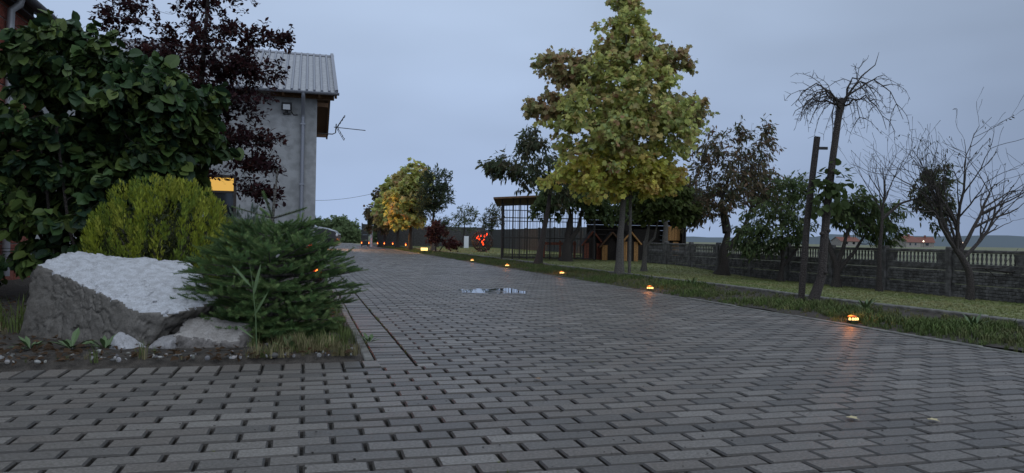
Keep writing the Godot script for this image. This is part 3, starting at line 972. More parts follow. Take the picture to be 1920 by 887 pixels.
func kennel() -> void:
	var g := 0.08
	var k := thing("dog_run", "dark steel bar dog run under a thin sloping roof", "dog run", Vector3(-0.3, g, -21.7))
	var W := 2.7; var D := 4.3; var H := 1.62
	var xs := [0.0, 0.32, 0.52, 0.74, 1.4, 2.05, 2.7]
	var pp := MB.new()
	pp.box(-0.02, 0, -0.02, 0.02, H + 0.12, 0.02)
	var pm := pp.mesh()
	for x: float in xs:
		obj("post", pm, M.iron, k, Transform3D(Basis(), Vector3(x, 0, 0)))
		if x in [0.0, 1.4, 2.7]: obj("post", pm, M.iron, k, Transform3D(Basis(), Vector3(x, 0, -D)))
	obj("post", pm, M.iron, k, Transform3D(Basis(), Vector3(0, 0, -D / 2)))
	for y: float in [0.05, 0.62, 1.2, 1.58]:
		var r := MB.new()
		r.box(0, y - 0.014, -0.012, W, y + 0.014, 0.012)
		r.box(-0.012, y - 0.014, -D, 0.012, y + 0.014, 0)
		r.box(0, y - 0.014, -D - 0.012, W, y + 0.014, -D + 0.012)
		obj("rail", r.mesh(), M.iron, k)
	for side in 3:
		var b := MB.new()
		var l := W if side != 1 else D
		var n := int(l / 0.085)
		for i in n:
			var q := (i + 0.5) * l / n
			if side == 0: b.box(q - 0.005, 0.05, -0.005, q + 0.005, 1.58, 0.005)
			elif side == 1: b.box(-0.005, 0.05, -q - 0.005, 0.005, 1.58, -q + 0.005)
			else: b.box(q - 0.005, 0.05, -D - 0.005, q + 0.005, 1.58, -D + 0.005)
		obj("bar_panel", b.mesh(), M.iron, k)
	var ro := MB.new()
	ro.hexa(Transform3D(Basis(Vector3(0, 0, 1), 0.06), Vector3(-0.25, H + 0.1, 0.2)), Vector3(0, 0, -D - 0.5), Vector3(W + 3.2, 0.05, 0.15))
	obj("roof", ro.mesh(), M.brown_wood, k)
	# open shed with dark back
	var s := thing("open_shed", "low dark timber shed with flat roof beside the dog run", "shed", Vector3(2.42, g, -22.4))
	plank_wall(s, "plank", 0.0, 2.75, 0, 1.72, -1.9, 0.16, M.dark_wood, false)
	var sw := MB.new()
	sw.box(2.72, 0, -1.9, 2.76, 1.75, 0.2)
	obj("side_wall", sw.mesh(), M.dark_wood, s)
	var sr := MB.new()
	sr.hexa(Transform3D(Basis(Vector3.RIGHT, 0.08), Vector3(-0.1, 1.78, -0.8)), Vector3(0, 0, -1.3), Vector3(3.0, 0.12, 1.1))
	obj("roof", sr.mesh(), M.dark_wood, s)
	for x: float in [0.95, 2.66]:
		var po := MB.new()
		po.box(x, 0, 0.05, x + 0.09, 1.76, 0.14)
		obj("post", po.mesh(), M.dark_wood, s)
	plank_wall(s, "plank", 1.3, 2.1, 0, 0.95, -0.4, 0.12, M.dark_wood, false)
	plank_wall(s, "orange_plank", 2.2, 2.64, 0.62, 1.05, -0.05, 0.09, M.orange_wood)
	plank_wall(s, "orange_plank", 2.42, 2.6, 0.02, 0.58, -0.05, 0.09, M.orange_wood)
	# three dog houses
	var specs := [[2.45, -22.6, 0.52, 0.50, 0.88, M.red_wood, M.red_wood, "small dog house with narrow reddish gable next to the bars"], [2.98, -22.2, 0.6, 0.45, 0.85, M.orange_wood, M.dark_wood, "dog house with brown roof and orange front posts in the middle"], [3.42, -21.5, 0.44, 0.56, 0.86, M.orange_wood, M.orange_wood, "dog house with orange plank front behind the maple trunk"]]
	for sp in specs:
		var d := thing("dog_house", sp[7], "dog house", Vector3(sp[0], g, sp[1]), 0.0, "dog houses by the shed")
		var w: float = sp[2]; var hh: float = sp[3]; var top: float = sp[4]
		plank_wall(d, "front_plank", -w / 2, -w / 2 + w * 0.28, 0, hh, 0.0, 0.08, sp[5])
		plank_wall(d, "front_plank", w / 2 - w * 0.28, w / 2, 0, hh, 0.0, 0.08, sp[5])
		var bd := MB.new()
		bd.box(-w / 2 + 0.01, 0, -0.75, w / 2 - 0.01, hh, -0.05)
		bd.tri(Vector3(-w / 2, hh, -0.06), Vector3(w / 2, hh, -0.06), Vector3(0, top - 0.03, -0.06))
		obj("body", bd.mesh(), M.dark_wood, d)
		for q: float in [-1.0, 1.0]:
			var r := MB.new()
			var a := Vector3(q * (w / 2 + 0.08), hh - 0.06, 0.08); var b := Vector3(0, top, 0.08)
			var e := Vector3(0, 0, -0.95); var th := Vector3(0, -0.03, 0)
			r.quad(a, b, b + e, a + e); r.quad(a + th, a + e + th, b + e + th, b + th); r.quad(a, a + th, b + th, b); r.quad(a, a + e, a + e + th, a + th)
			obj("roof_half", r.mesh(), M.dark_wood, d)
			var tr := MB.new()
			tr.tube([a + Vector3(0, -0.02, 0.015), b + Vector3(0, -0.02, 0.015)], [0.028, 0.028], 4, true)
			obj("gable_trim", tr.mesh(), sp[6] if sp[6] != M.dark_wood else M.brown_wood, d)
	# red garden toy parts seen through the bars
	var rt := thing("play_frame", "low red wooden play frame behind the dog run bars", "play frame", Vector3(1.0, g, -23.2))
	for x: float in [0.0, 0.5, 0.95]:
		var pl := MB.new()
		pl.bevel(Vector3(x - 0.035, 0, -0.02), Vector3(x + 0.035, 0.55, 0.02), 0.006)
		obj("post", pl.mesh(), M.red_wood, rt)
	var cb := MB.new()
	cb.bevel(Vector3(-0.05, 0.42, 0.021), Vector3(1.0, 0.5, 0.045), 0.006)
	obj("crossbar", cb.mesh(), M.red_wood, rt)

func car() -> void:
	# nose sticks out from behind the grey house; local +x is the way it faces
	var c := thing("parked_car", "black parked car with its nose past the corner of grey house", "car", P(32.8, -2.7), TH - 0.12)
	var prof := [[0.0, 0.42, 0.62], [0.03, 0.30, 0.85], [0.35, 0.22, 1.0], [0.9, 0.22, 1.52], [1.4, 0.22, 1.62], [2.3, 0.22, 1.6], [2.75, 0.22, 1.32], [3.15, 0.22, 1.05], [3.6, 0.22, 0.98], [3.98, 0.24, 0.86], [4.12, 0.32, 0.70], [4.15, 0.42, 0.55]]
	var b := MB.new()
	var rings := []
	for q in prof:
		var y0: float = q[1]; var y1: float = q[2]
		var belt := minf(y1, 0.95)
		var hw := 0.86 - (0.12 if q[0] < 0.1 or q[0] > 4.0 else 0.0)
		var tw := hw - 0.03 if y1 <= 1.0 else hw - 0.2
		rings.append([Vector3(q[0], y0, hw - 0.05), Vector3(q[0], lerpf(y0, belt, 0.5), hw), Vector3(q[0], belt - 0.02, hw - 0.02), Vector3(q[0], y1 - 0.03, tw), Vector3(q[0], y1, tw - 0.14), Vector3(q[0], y1, -tw + 0.14), Vector3(q[0], y1 - 0.03, -tw), Vector3(q[0], belt - 0.02, -hw + 0.02), Vector3(q[0], lerpf(y0, belt, 0.5), -hw), Vector3(q[0], y0, -hw + 0.05)])
	for i in rings.size() - 1:
		for k in 10:
			var k2 := (k + 1) % 10
			b.quad(rings[i][k], rings[i + 1][k], rings[i + 1][k2], rings[i][k2])
	for k in range(1, 9):
		b.tri(rings[0][0], rings[0][k], rings[0][k + 1]); b.tri(rings[-1][0], rings[-1][k + 1], rings[-1][k])
	obj("body", b.mesh(), M.car_paint, c)
	var gm := MB.new()
	for s: float in [-1.0, 1.0]:
		gm.quad(Vector3(1.0, 1.0, s * 0.865), Vector3(2.75, 1.0, s * 0.865), Vector3(2.3, 1.5, s * 0.70), Vector3(1.15, 1.5, s * 0.70))
	gm.quad(Vector3(3.0, 1.13, 0.6), Vector3(3.0, 1.13, -0.6), Vector3(2.38, 1.57, -0.5), Vector3(2.38, 1.57, 0.5))
	obj("glass", gm.mesh(), M.car_glass, c)
	for x: float in [0.85, 3.35]:
		for s: float in [-1.0, 1.0]:
			var t := MB.new()
			var tf := Transform3D(Basis(Vector3.RIGHT, PI / 2 * s), Vector3(x, 0.335, s * 0.76))
			t.lathe([Vector2(0.2, -0.1), Vector2(0.30, -0.1), Vector2(0.335, -0.07), Vector2(0.335, 0.09), Vector2(0.31, 0.115), Vector2(0.22, 0.12)], 20, tf)
			var wh := obj("wheel", t.mesh(), M.rubber, c)
			var rm := MB.new()
			rm.lathe([Vector2(0.225, 0.118), Vector2(0.2, 0.07), Vector2(0.07, 0.09), Vector2(0.0, 0.1)], 12, tf)
			obj("rim", rm.mesh(), M.alloy, wh)
	for s: float in [-1.0, 1.0]:
		var hl := MB.new()
		hl.bevel(Vector3(3.86, 0.62, s * 0.66 - 0.14), Vector3(4.11, 0.76, s * 0.66 + 0.14), 0.04)
		obj("headlight", hl.mesh(), M.lens, c)
		var il := MB.new()
		il.bevel(Vector3(4.0, 0.48, s * 0.68 - 0.1), Vector3(4.13, 0.56, s * 0.68 + 0.1), 0.02)
		obj("indicator", il.mesh(), M.indicator, c)

# ---------------------------------------------------------------- lamps
func omni(parent: Node, at: Vector3, col: Color, e: float, size := 0.03) -> void:
	var l := OmniLight3D.new()
	l.name = "lamp_light"
	l.position = at
	l.light_color = col
	l.light_energy = e
	l.light_size = size
	l.omni_range = 12.0
	l.omni_attenuation = 2.0
	l.shadow_enabled = true
	parent.add_child(l, true)
func ground_lamp(at: Vector3, label: String, turn: float, e: float) -> void:
	var o := thing("ground_lamp", label, "garden lamp", at, turn, "amber solar lamps along the drive edge")
	o.scale = Vector3.ONE * 0.8
	var b := MB.new()
	b.lathe([Vector2(0.0, -0.06), Vector2(0.012, -0.03), Vector2(0.045, 0.004), Vector2(0.06, 0.008), Vector2(0.06, 0.014), Vector2(0.05, 0.018), Vector2(0, 0.018)], 16)
	obj("base", b.mesh(), M.black_metal, o)
	for k in 4:
		var l := MB.new()
		var x := -0.042 + k * 0.028
		l.lathe([Vector2(0.011, 0.018), Vector2(0.0125, 0.03), Vector2(0.010, 0.042), Vector2(0, 0.046)], 8, Transform3D(Basis(), Vector3(x, 0, 0.042 - absf(x) * 0.4)))
		obj("lamp_bulb", l.mesh(), M.lamp_white, o)
	var d := MB.new()
	d.lathe([Vector2(0.046, 0.05), Vector2(0.048, 0.053), Vector2(0.03, 0.064), Vector2(0, 0.067)], 16, Transform3D(Basis(), Vector3(0, 0, -0.01)))
	d.lathe([Vector2(0, 0.0501), Vector2(0.046, 0.05)], 16, Transform3D(Basis(), Vector3(0, 0, -0.01)))
	obj("lamp_dome", d.mesh(), M.lamp_amber, o)
	var st := MB.new()
	st.rod(Vector3(0, 0.016, -0.01), Vector3(0, 0.052, -0.01), 0.012)
	obj("stem", st.mesh(), M.black_metal, o)
	omni(o, Vector3(0, 0.11, -0.06), Color(1.0, 0.55, 0.12), e * 0.6)
func lantern(at: Vector3, label: String, hgt: float) -> void:
	var o := thing("flame_lantern", label, "lantern", at, 0.0, "red solar flame lanterns on stakes")
	var s := MB.new()
	s.lathe([Vector2(0, -0.1), Vector2(0.011, -0.05), Vector2(0.011, hgt)], 6)
	obj("stake", s.mesh(), M.black_metal, o)
	var c := MB.new()
	c.lathe([Vector2(0.0, hgt), Vector2(0.035, hgt + 0.01), Vector2(0.05, hgt + 0.03), Vector2(0.046, hgt + 0.03)], 10)
	c.lathe([Vector2(0.05, hgt + 0.17), Vector2(0.065, hgt + 0.175), Vector2(0.02, hgt + 0.21), Vector2(0, hgt + 0.215)], 10)
	for k in 6:
		var a := TAU * k / 6
		c.rod(Vector3(cos(a) * 0.047, hgt + 0.03, sin(a) * 0.047), Vector3(cos(a) * 0.05, hgt + 0.17, sin(a) * 0.05), 0.003, 4)
	obj("cage", c.mesh(), M.black_metal, o)
	var f := MB.new()
	f.lathe([Vector2(0.02, hgt + 0.03), Vector2(0.038, hgt + 0.06), Vector2(0.03, hgt + 0.11), Vector2(0.012, hgt + 0.15), Vector2(0, hgt + 0.165)], 8)
	obj("flame", f.mesh(), M.flame_red, o)
	var f2 := MB.new()
	f2.lathe([Vector2(0.012, hgt + 0.04), Vector2(0.022, hgt + 0.06), Vector2(0.014, hgt + 0.1), Vector2(0, hgt + 0.12)], 7, Transform3D(Basis(), Vector3(0, 0, 0.026)))
	obj("flame_core", f2.mesh(), M.flame_core, o)
	omni(o, Vector3(0, hgt + 0.09, 0.07), Color(1.0, 0.3, 0.1), 0.05)

# ---------------------------------------------------------------- stones
func rock(called: String, label: String, at: Vector3, planes: Array, c: Vector3, sd: int, amp: float, cols: Array, res: int, p := 22.0) -> void:
	var fn := FastNoiseLite.new()
	fn.seed = sd; fn.frequency = 1.0; fn.fractal_octaves = 5
	var shape := func(d: Vector3) -> Vector3:
		var sum := 0.0
		for q in planes:
			var e: float = q[0].dot(d) / (q[1] - q[0].dot(c))
			if e > 0: sum += pow(e, p)
		var r := pow(sum, -1.0 / p)
		var at2 := c + d * r
		r *= 1.0 + amp * (fn.get_noise_3dv(at2 * 3.0) + 0.9 * absf(fn.get_noise_3dv(at2 * 5.5 + Vector3.ONE * 9.0)) - 0.5 * pow(1.0 - absf(fn.get_noise_3dv(at2 * 2.6 + Vector3.ONE * 3.0)), 14.0) + 0.10 * fn.get_noise_3dv(at2 * 22.0))
		var cr := fn.get_noise_3dv(at2 * Vector3(1.9, 2.6, 1.9) + Vector3.ONE * 31.0)
		var cr2 := fn.get_noise_3dv(at2 * Vector3(3.4, 2.2, 3.4) + Vector3.ONE * 57.0)
		r *= 1.0 - amp * (0.75 * exp(-pow(cr / 0.035, 2.0)) + 0.5 * exp(-pow(cr2 / 0.03, 2.0)) + 0.5 * floorf(cr2 * 5.0) / 5.0)
		return c + d * r
	var colour := func(a: Vector3, nn: Vector3) -> Color:
		var best := -1e9
		var bi := 0
		for i in planes.size():
			var e: float = planes[i][0].dot(a) - planes[i][1] + 0.022 * fn.get_noise_3dv(a * 16.0 + Vector3.ONE * i * 7.0)
			if e > best: best = e; bi = i
		var q: Color = cols[planes[bi][2]]
		return q
	var o := obj(numbered(called), bumpy_sphere(res * 2, res, shape, colour).mesh(), M.rock, self)
	o.position = at
	o.set_meta("label", label); o.set_meta("category", "rock")
func nv(x: float, y: float, z: float) -> Vector3:
	return Vector3(x, y, z).normalized()
func stones() -> void:
	var top := nv(0.121, 0.967, 0.226)
	rock("boulder", "large white-topped boulder with dark broken face beside the spruce", Vector3(-2.45, 0, -4.66), [[top, 0.369, 0], [nv(-0.44, 0.22, 0.87), 0.285, 1], [nv(-0.95, 0.1, 0.3), 0.57, 1], [nv(0.75, -0.6, 0.25), 0.375, 1], [nv(0.8, 0.2, -0.55), 0.55, 0], [nv(-0.1, 0.3, -0.95), 0.62, 1], [nv(0, -1, 0), 0.06, 1], [nv(0.3, -0.12, 0.95), 0.51, 1], [nv(-0.6, 0.75, 0.1), 0.70, 0]], Vector3(0, 0.2, 0), 5, 0.06, [Color(0.45, 0.462, 0.485), Color(0.14, 0.127, 0.113)], 150, 30.0)
	rock("flat_rock", "low flat brown-grey rock tucked between boulder and spruce", Vector3(-1.74, 0.0, -4.32), [[nv(0.1, 0.95, 0.3), 0.12, 0], [nv(0, 0.1, 1), 0.13, 1], [nv(-1, 0.3, 0.1), 0.2, 1], [nv(1, 0.3, 0.1), 0.22, 1], [nv(0, 0.1, -1), 0.16, 1], [nv(0, -1, 0), 0.05, 1]], Vector3(0, 0.04, 0), 9, 0.12, [Color(0.30, 0.28, 0.26), Color(0.16, 0.145, 0.13)], 44, 12.0)
	rock("small_rock", "small pale wedge-shaped rock at the foot of the boulder", Vector3(-2.14, 0.0, -4.14), [[nv(0.5, 0.8, 0.3), 0.062, 0], [nv(-0.3, 0.3, 0.9), 0.06, 0], [nv(-1, 0.3, 0.1), 0.08, 0], [nv(1, 0.1, 0.1), 0.1, 0], [nv(0, 0.1, -1), 0.07, 0], [nv(0, -1, 0), 0.03, 0]], Vector3(0, 0.02, 0), 13, 0.12, [Color(0.36, 0.36, 0.37)], 30, 10.0)
	rock("small_rock", "squat grey rock half buried before the boulder's right end", Vector3(-1.95, 0.0, -4.2), [[nv(-0.2, 0.9, 0.3), 0.07, 0], [nv(0, 0.2, 1), 0.06, 0], [nv(-1, 0.3, 0.1), 0.07, 0], [nv(1, 0.2, 0.1), 0.08, 0], [nv(0, 0.1, -1), 0.07, 0], [nv(0, -1, 0), 0.03, 0]], Vector3(0, 0.02, 0), 17, 0.12, [Color(0.27, 0.26, 0.26)], 30, 10.0)
	# pebbles and litter along the front of the bed
	var pb := thing("pebbles", "scattered small stones along the front edge of the bed", "pebbles", Vector3.ZERO, 0.0, "", "stuff")
	var mb := MB.new()
	mb.lathe([Vector2(0, 0.75), Vector2(0.6, 0.6), Vector2(1, 0.1), Vector2(0.8, -0.4), Vector2(0, -0.5)], 8)
	var xf := []
	var cols := []
	for k in 200:
		var u := 4.15 + 0.5 * pow(rf(0, 1), 2.0)
		var v := rf(-3.2, 0.28)
		var sc := rf(0.006, 0.017) * (1.7 if k % 14 == 0 else 1.0)
		xf.append(Transform3D(Basis(rdir(), rf(0, 3)) * Basis.from_scale(Vector3(1, rf(0.5, 0.8), rf(0.6, 1)) * sc), P(u, v, 0.032)))
		var g := rf(0.08, 0.32)
		cols.append(Color(g, g * rf(0.93, 1.0), g * rf(0.85, 1.0)))
	many("pebble", mb.mesh(), M.crumb, pb, xf, cols)
	var lt := thing("leaf_litter", "dry brown leaves lying on the soil of the bed", "leaf litter", Vector3.ZERO, 0.0, "", "stuff")
	var lm := fan([Vector2(0, 0), Vector2(0.22, 0.25), Vector2(0.28, 0.5), Vector2(0.15, 0.8), Vector2(0, 1)], 0.35)
	xf = []; cols = []
	for k in 2600:
		var u := 4.16 + 4.0 * pow(rf(0, 1), 1.5)
		var v := rf(-4.0, 0.28)
		xf.append(leaf_xf(P(u, v, rf(0.028, 0.055)), rdir() * Vector3(1, 0.3, 1), Vector3.UP + rdir() * 0.6, rf(0.02, 0.06)))
		var g := rf(0.5, 1.3)
		cols.append(Color(0.10 * g, 0.062 * g, 0.035 * g))
	many("dry_leaf", lm, M.leaf, lt, xf, cols)

# ---------------------------------------------------------------- plants
func spruce() -> void:
	var o := thing("young_spruce", "young bushy green spruce with bare leader at the bed corner", "spruce tree", Vector3(-1.52, 0.02, -4.72))
	var wood := MB.new()
	wood.tube([Vector3(0, 0, 0), Vector3(0.01, 0.4, 0), Vector3(0, 0.72, 0), Vector3(0.03, 1.06, 0)], [0.03, 0.022, 0.012, 0.005], 7)
	var xf := []
	var cols := []
	var pal := [Color(0.060, 0.108, 0.034), Color(0.048, 0.092, 0.030), Color(0.084, 0.140, 0.044), Color(0.128, 0.184, 0.064)]
	var put := func(p: Vector3, t: Vector3, l: float) -> void:
		xf.append(leaf_xf(p, t, Vector3.UP + rdir() * 0.35, l))
		var g := rf(0.75, 1.25)
		var cc: Color = pal[rng.randi() % 4]
		cols.append(Color(cc.r * g, cc.g * g, cc.b * g))
	for lv in 13:
		var y := 0.05 + lv * 0.049
		var rad := 0.53
		if y < 0.4: rad = lerpf(0.36, 0.54, clampf((y - 0.02) / 0.25, 0, 1))
		else: rad = lerpf(0.54, 0.17, clampf((y - 0.4) / 0.32, 0, 1))
		var nb := 10 if lv < 10 else 7
		for b in nb:
			var a := TAU * (b + rf(-0.3, 0.3)) / nb + lv * 0.7
			var out := Vector3(cos(a), 0, sin(a))
			var l := rad * rf(0.78, 1.06)
			var rise := lerpf(-0.10, 0.34, clampf(y / 0.75, 0, 1)) + rf(-0.08, 0.1)
			var e := Vector3(0, y, 0) + out * l + Vector3.UP * l * rise
			var s := Vector3(0, y, 0)
			wood.tube([s, s.lerp(e, 0.5) + Vector3.DOWN * 0.015, e], [0.008, 0.005, 0.003], 4)
			var d := (e - s).normalized()
			var side := d.cross(Vector3.UP).normalized()
			var k := 0.28
			while k < 1.0:
				put.call(s.lerp(e, k), d + rdir() * 0.25 + Vector3.UP * rf(0.0, 0.35), rf(0.07, 0.095))
				k += 0.14
			put.call(e - d * 0.04, d + Vector3.UP * 0.1, rf(0.06, 0.08))
			for q: float in [-1.0, 1.0]: put.call(e - d * 0.05, d * 0.7 + side * q * 0.7 + Vector3.UP * 0.15, 0.065)
			put.call(e - d * 0.09, d * 0.5 + Vector3.UP * 0.8 + side * rf(-0.6, 0.6), 0.06)
			k = 0.34
			while k < 0.97:
				for q: float in [-1.0, 1.0]:
					var o2 := s.lerp(e, k)
					var bl := 0.20 * (1.1 - k) * rf(0.8, 1.3) + 0.035
					var dd := (d * 0.75 + side * q * 0.75 + Vector3.UP * rf(-0.1, 0.35)).normalized()
					put.call(o2, dd, 0.085)
					if bl > 0.09: put.call(o2 + dd * 0.07, dd + rdir() * 0.3 + Vector3.UP * 0.15, 0.08)
					if bl > 0.15: put.call(o2 + dd * 0.135, dd + rdir() * 0.35 + Vector3.UP * 0.2, 0.075)
				k += 0.15
	# leader with a sparse top whorl
	for k in 5:
		var a := TAU * k / 5.0 + 0.3
		var dd := Vector3(cos(a), 0.28 + 0.5 * float(k == 1), sin(a)).normalized()
		var s := Vector3(0.005, 0.76, 0)
		wood.tube([s, s + dd * 0.2], [0.005, 0.003], 4)
		for j in 3: put.call(s + dd * (0.02 + 0.075 * j), dd, 0.085)
	for j in 3: put.call(Vector3(0.01, 0.74 + 0.035 * j, 0), Vector3(0.02, 1, 0), 0.045)
	for j in 2: put.call(Vector3(0.028, 1.03 - 0.04 * j, 0), Vector3(0.05, 1, 0.1), 0.04)
	obj("trunk", wood.mesh(), M.bark_grey, o)
	many("needles", shoot_mesh(), M.needle, o, xf, cols)

func plume_bush(o: Node3D, w: float, h: float, plumes: int, per: int, size: float, pal: Array, low := 0.12) -> void:
	var xf := []
	var cols := []
	for i in plumes:
		var a := rf(0, TAU)
		var el := asin(rf(-0.35, 1.0))
		var dome := Vector3(cos(el) * cos(a), sin(el), cos(el) * sin(a))
		var c := Vector3(dome.x * w, h * 0.48 + dome.y * h * 0.52, dome.z * w) * rf(0.86, 0.99)
		if c.y < low: c.y = low + rf(0, 0.1)
		var axis := (Vector3.UP * 1.0 + Vector3(dome.x, 0, dome.z) * 0.28 + rdir() * 0.10).normalized()
		var pl := rf(0.12, 0.19) if size < 0.05 else rf(0.17, 0.27)
		var base := c - axis * pl * 0.8
		var bc: Color = pal[rng.randi() % pal.size()]
		for k in per:
			var t := rf(0, 1)
			var rad := 0.27 * pl * sin(PI * clampf(t * 0.85 + 0.12, 0, 1))
			var ph := rf(0, TAU)
			var s1 := axis.cross(Vector3(0.3, 0.1, 1)).normalized()
			var s2 := axis.cross(s1)
			var rd := s1 * cos(ph) + s2 * sin(ph)
			var p := base + axis * pl * t + rd * rad * sqrt(rf(0.1, 1))
			xf.append(leaf_xf(p, axis + rd * 0.35 + rdir() * 0.2, rd + rdir() * 0.7, size * rf(0.6, 1.15)))
			var g := rf(0.75, 1.25)
			cols.append(Color(bc.r * g, bc.g * g, bc.b * g))
	# darker foliage inside
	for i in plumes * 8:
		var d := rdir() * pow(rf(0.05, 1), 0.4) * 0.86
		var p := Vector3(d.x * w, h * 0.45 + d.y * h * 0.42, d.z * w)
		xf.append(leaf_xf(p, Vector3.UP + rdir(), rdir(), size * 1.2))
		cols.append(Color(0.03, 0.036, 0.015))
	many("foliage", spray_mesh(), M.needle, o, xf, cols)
	var wood := MB.new()
	for i in 9:
		var a := TAU * i / 9
		var e := Vector3(cos(a) * w * 0.6, h * 0.6, sin(a) * w * 0.6)
		wood.tube([Vector3(cos(a), 0, sin(a)) * 0.02, e * 0.5 + Vector3(0, 0.03, 0), e], [0.018, 0.012, 0.005], 5)
	obj("stem", wood.mesh(), M.bark, o)

func bed_plants() -> void:
	var th := thing("golden_thuja", "rounded golden-green thuja bush behind the white boulder", "bush", Vector3(-2.68, 0.02, -5.75))
	plume_bush(th, 0.56, 1.12, 330, 60, 0.038, [Color(0.212, 0.246, 0.025), Color(0.162, 0.204, 0.025), Color(0.119, 0.166, 0.023), Color(0.255, 0.272, 0.036)])
	var ju := thing("dark_juniper", "small dark grey-green juniper bush between thuja and spruce", "bush", Vector3(-2.72, 0.02, -7.6))
	plume_bush(ju, 0.36, 0.98, 60, 22, 0.07, [Color(0.07, 0.10, 0.075), Color(0.05, 0.08, 0.06), Color(0.10, 0.13, 0.10)])
	# broad-leaved shrub
	var sh := thing("broadleaf_shrub", "tall green shrub with large round leaves beside brick house", "shrub", Vector3(-4.0, 0.02, -7.2))
	var heart := fan([Vector2(0, 0), Vector2(0.3, -0.08), Vector2(0.48, 0.16), Vector2(0.5, 0.42), Vector2(0.34, 0.74), Vector2(0, 1)], 0.22)
	tree(sh, {"trunk": [[Vector3(0, 0, 0), Vector3(0.05, 0.6, 0), Vector3(0.1, 1.3, 0)], [Vector3(-0.1, 0, 0.1), Vector3(-0.4, 0.8, 0.1), Vector3(-0.6, 1.7, 0)], [Vector3(0.1, 0, 0), Vector3(0.5, 0.6, 0.1), Vector3(0.8, 1.3, 0.1)], [Vector3(0, 0, 0.1), Vector3(-0.1, 0.7, 0.3), Vector3(-0.2, 1.6, 0.35)], [Vector3(-0.2, 0, 0), Vector3(-0.6, 0.7, 0), Vector3(-1.0, 1.4, 0.1)]], "tr": [0.03, 0.012], "first": 0.35,
		"lobes": [[Vector3(0.05, 1.65, 0), Vector3(0.9, 0.7, 0.7), 3.0], [Vector3(-0.4, 2.28, 0), Vector3(0.5, 0.36, 0.5), 2.0], [Vector3(0.78, 1.7, 0.1), Vector3(0.42, 0.42, 0.4), 1.6], [Vector3(0.3, 2.1, 0), Vector3(0.5, 0.3, 0.4), 1.3], [Vector3(-0.95, 1.3, 0), Vector3(0.55, 0.5, 0.6), 1.8], [Vector3(-0.3, 1.6, -0.5), Vector3(0.9, 0.75, 0.4), 3.6], [Vector3(0.3, 1.5, -0.4), Vector3(0.7, 0.7, 0.4), 2.6], [Vector3(0.35, 0.75, -0.3), Vector3(0.7, 0.6, 0.4), 2.4], [Vector3(-0.1, 0.85, 0.1), Vector3(0.95, 0.5, 0.6), 1.6], [Vector3(0.6, 1.3, 0.1), Vector3(0.32, 0.3, 0.4), 0.8], [Vector3(-0.9, 0.6, 0.2), Vector3(0.8, 0.5, 0.6), 1.4]],
		"n": 860, "per": 22, "leaf": heart, "size": 0.098, "pal": [Color(0.037, 0.071, 0.024), Color(0.027, 0.054, 0.024), Color(0.058, 0.095, 0.026), Color(0.020, 0.041, 0.024), Color(0.088, 0.119, 0.031)], "lmat": M.leaf_glossy, "bark": M.bark_dark, "spread": 0.14, "droop": 0.75, "flat": 0.7, "parts": 300, "shell": 0.3})
	# copper beech
	var oval := fan([Vector2(0, 0), Vector2(0.2, 0.2), Vector2(0.3, 0.5), Vector2(0.2, 0.8), Vector2(0, 1)], 0.2)
	M.oval = oval
	var be := thing("copper_beech", "dark purple-leaved tree in front of the grey house", "tree", Vector3(-4.5, 0.02, -10.5))
	tree(be, {"trunk": [Vector3(0, 0, 0), Vector3(0.05, 1.5, 0), Vector3(0.1, 3.0, 0), Vector3(0.2, 4.6, 0)], "tr": [0.07, 0.015], "first": 0.2,
		"lobes": [[Vector3(0.2, 4.1, 0), Vector3(0.5, 0.8, 0.5), 2.4], [Vector3(0.1, 3.1, 0), Vector3(0.85, 0.5, 0.7), 3.2], [Vector3(0.95, 3.4, 0), Vector3(0.45, 0.12, 0.3), 0.9], [Vector3(0.75, 2.95, 0), Vector3(0.5, 0.16, 0.4), 1.2], [Vector3(0.5, 2.5, 0), Vector3(0.6, 0.3, 0.5), 2.2], [Vector3(0.7, 1.98, 0), Vector3(0.55, 0.14, 0.4), 1.8], [Vector3(0.85, 1.6, 0), Vector3(0.42, 0.11, 0.3), 1.4], [Vector3(0.9, 1.22, 0), Vector3(0.32, 0.09, 0.3), 0.9], [Vector3(0.25, 1.45, 0.1), Vector3(0.3, 0.08, 0.2), 0.35], [Vector3(-0.95, 3.65, 0), Vector3(0.42, 0.4, 0.3), 0.9], [Vector3(-0.5, 3.2, 0), Vector3(0.5, 0.3, 0.3), 0.9], [Vector3(-0.2, 2.45, 0), Vector3(0.65, 0.65, 0.6), 3.0]],
		"n": 560, "per": 32, "leaf": oval, "size": 0.062, "pal": [Color(0.035, 0.016, 0.020), Color(0.028, 0.014, 0.018), Color(0.05, 0.02, 0.022), Color(0.06, 0.022, 0.018)], "lmat": M.leaf, "bark": M.bark_dark, "spread": 0.16, "droop": 0.15, "flat": 1.3, "twigs": 4})
	# weeds and grasses in the bed
	var tall := tuft_mesh(14, 0.35, 0.45, 0.025)
	var low := tuft_mesh(16, 0.5, 0.8, 0.035)
	var gr := thing("bed_grass", "thin grass growing round the boulder and the spruce", "grass", Vector3.ZERO, 0.0, "", "stuff")
	var xf := []
	var cols := []
	var cn := FastNoiseLite.new()
	cn.seed = 5; cn.frequency = 3.0
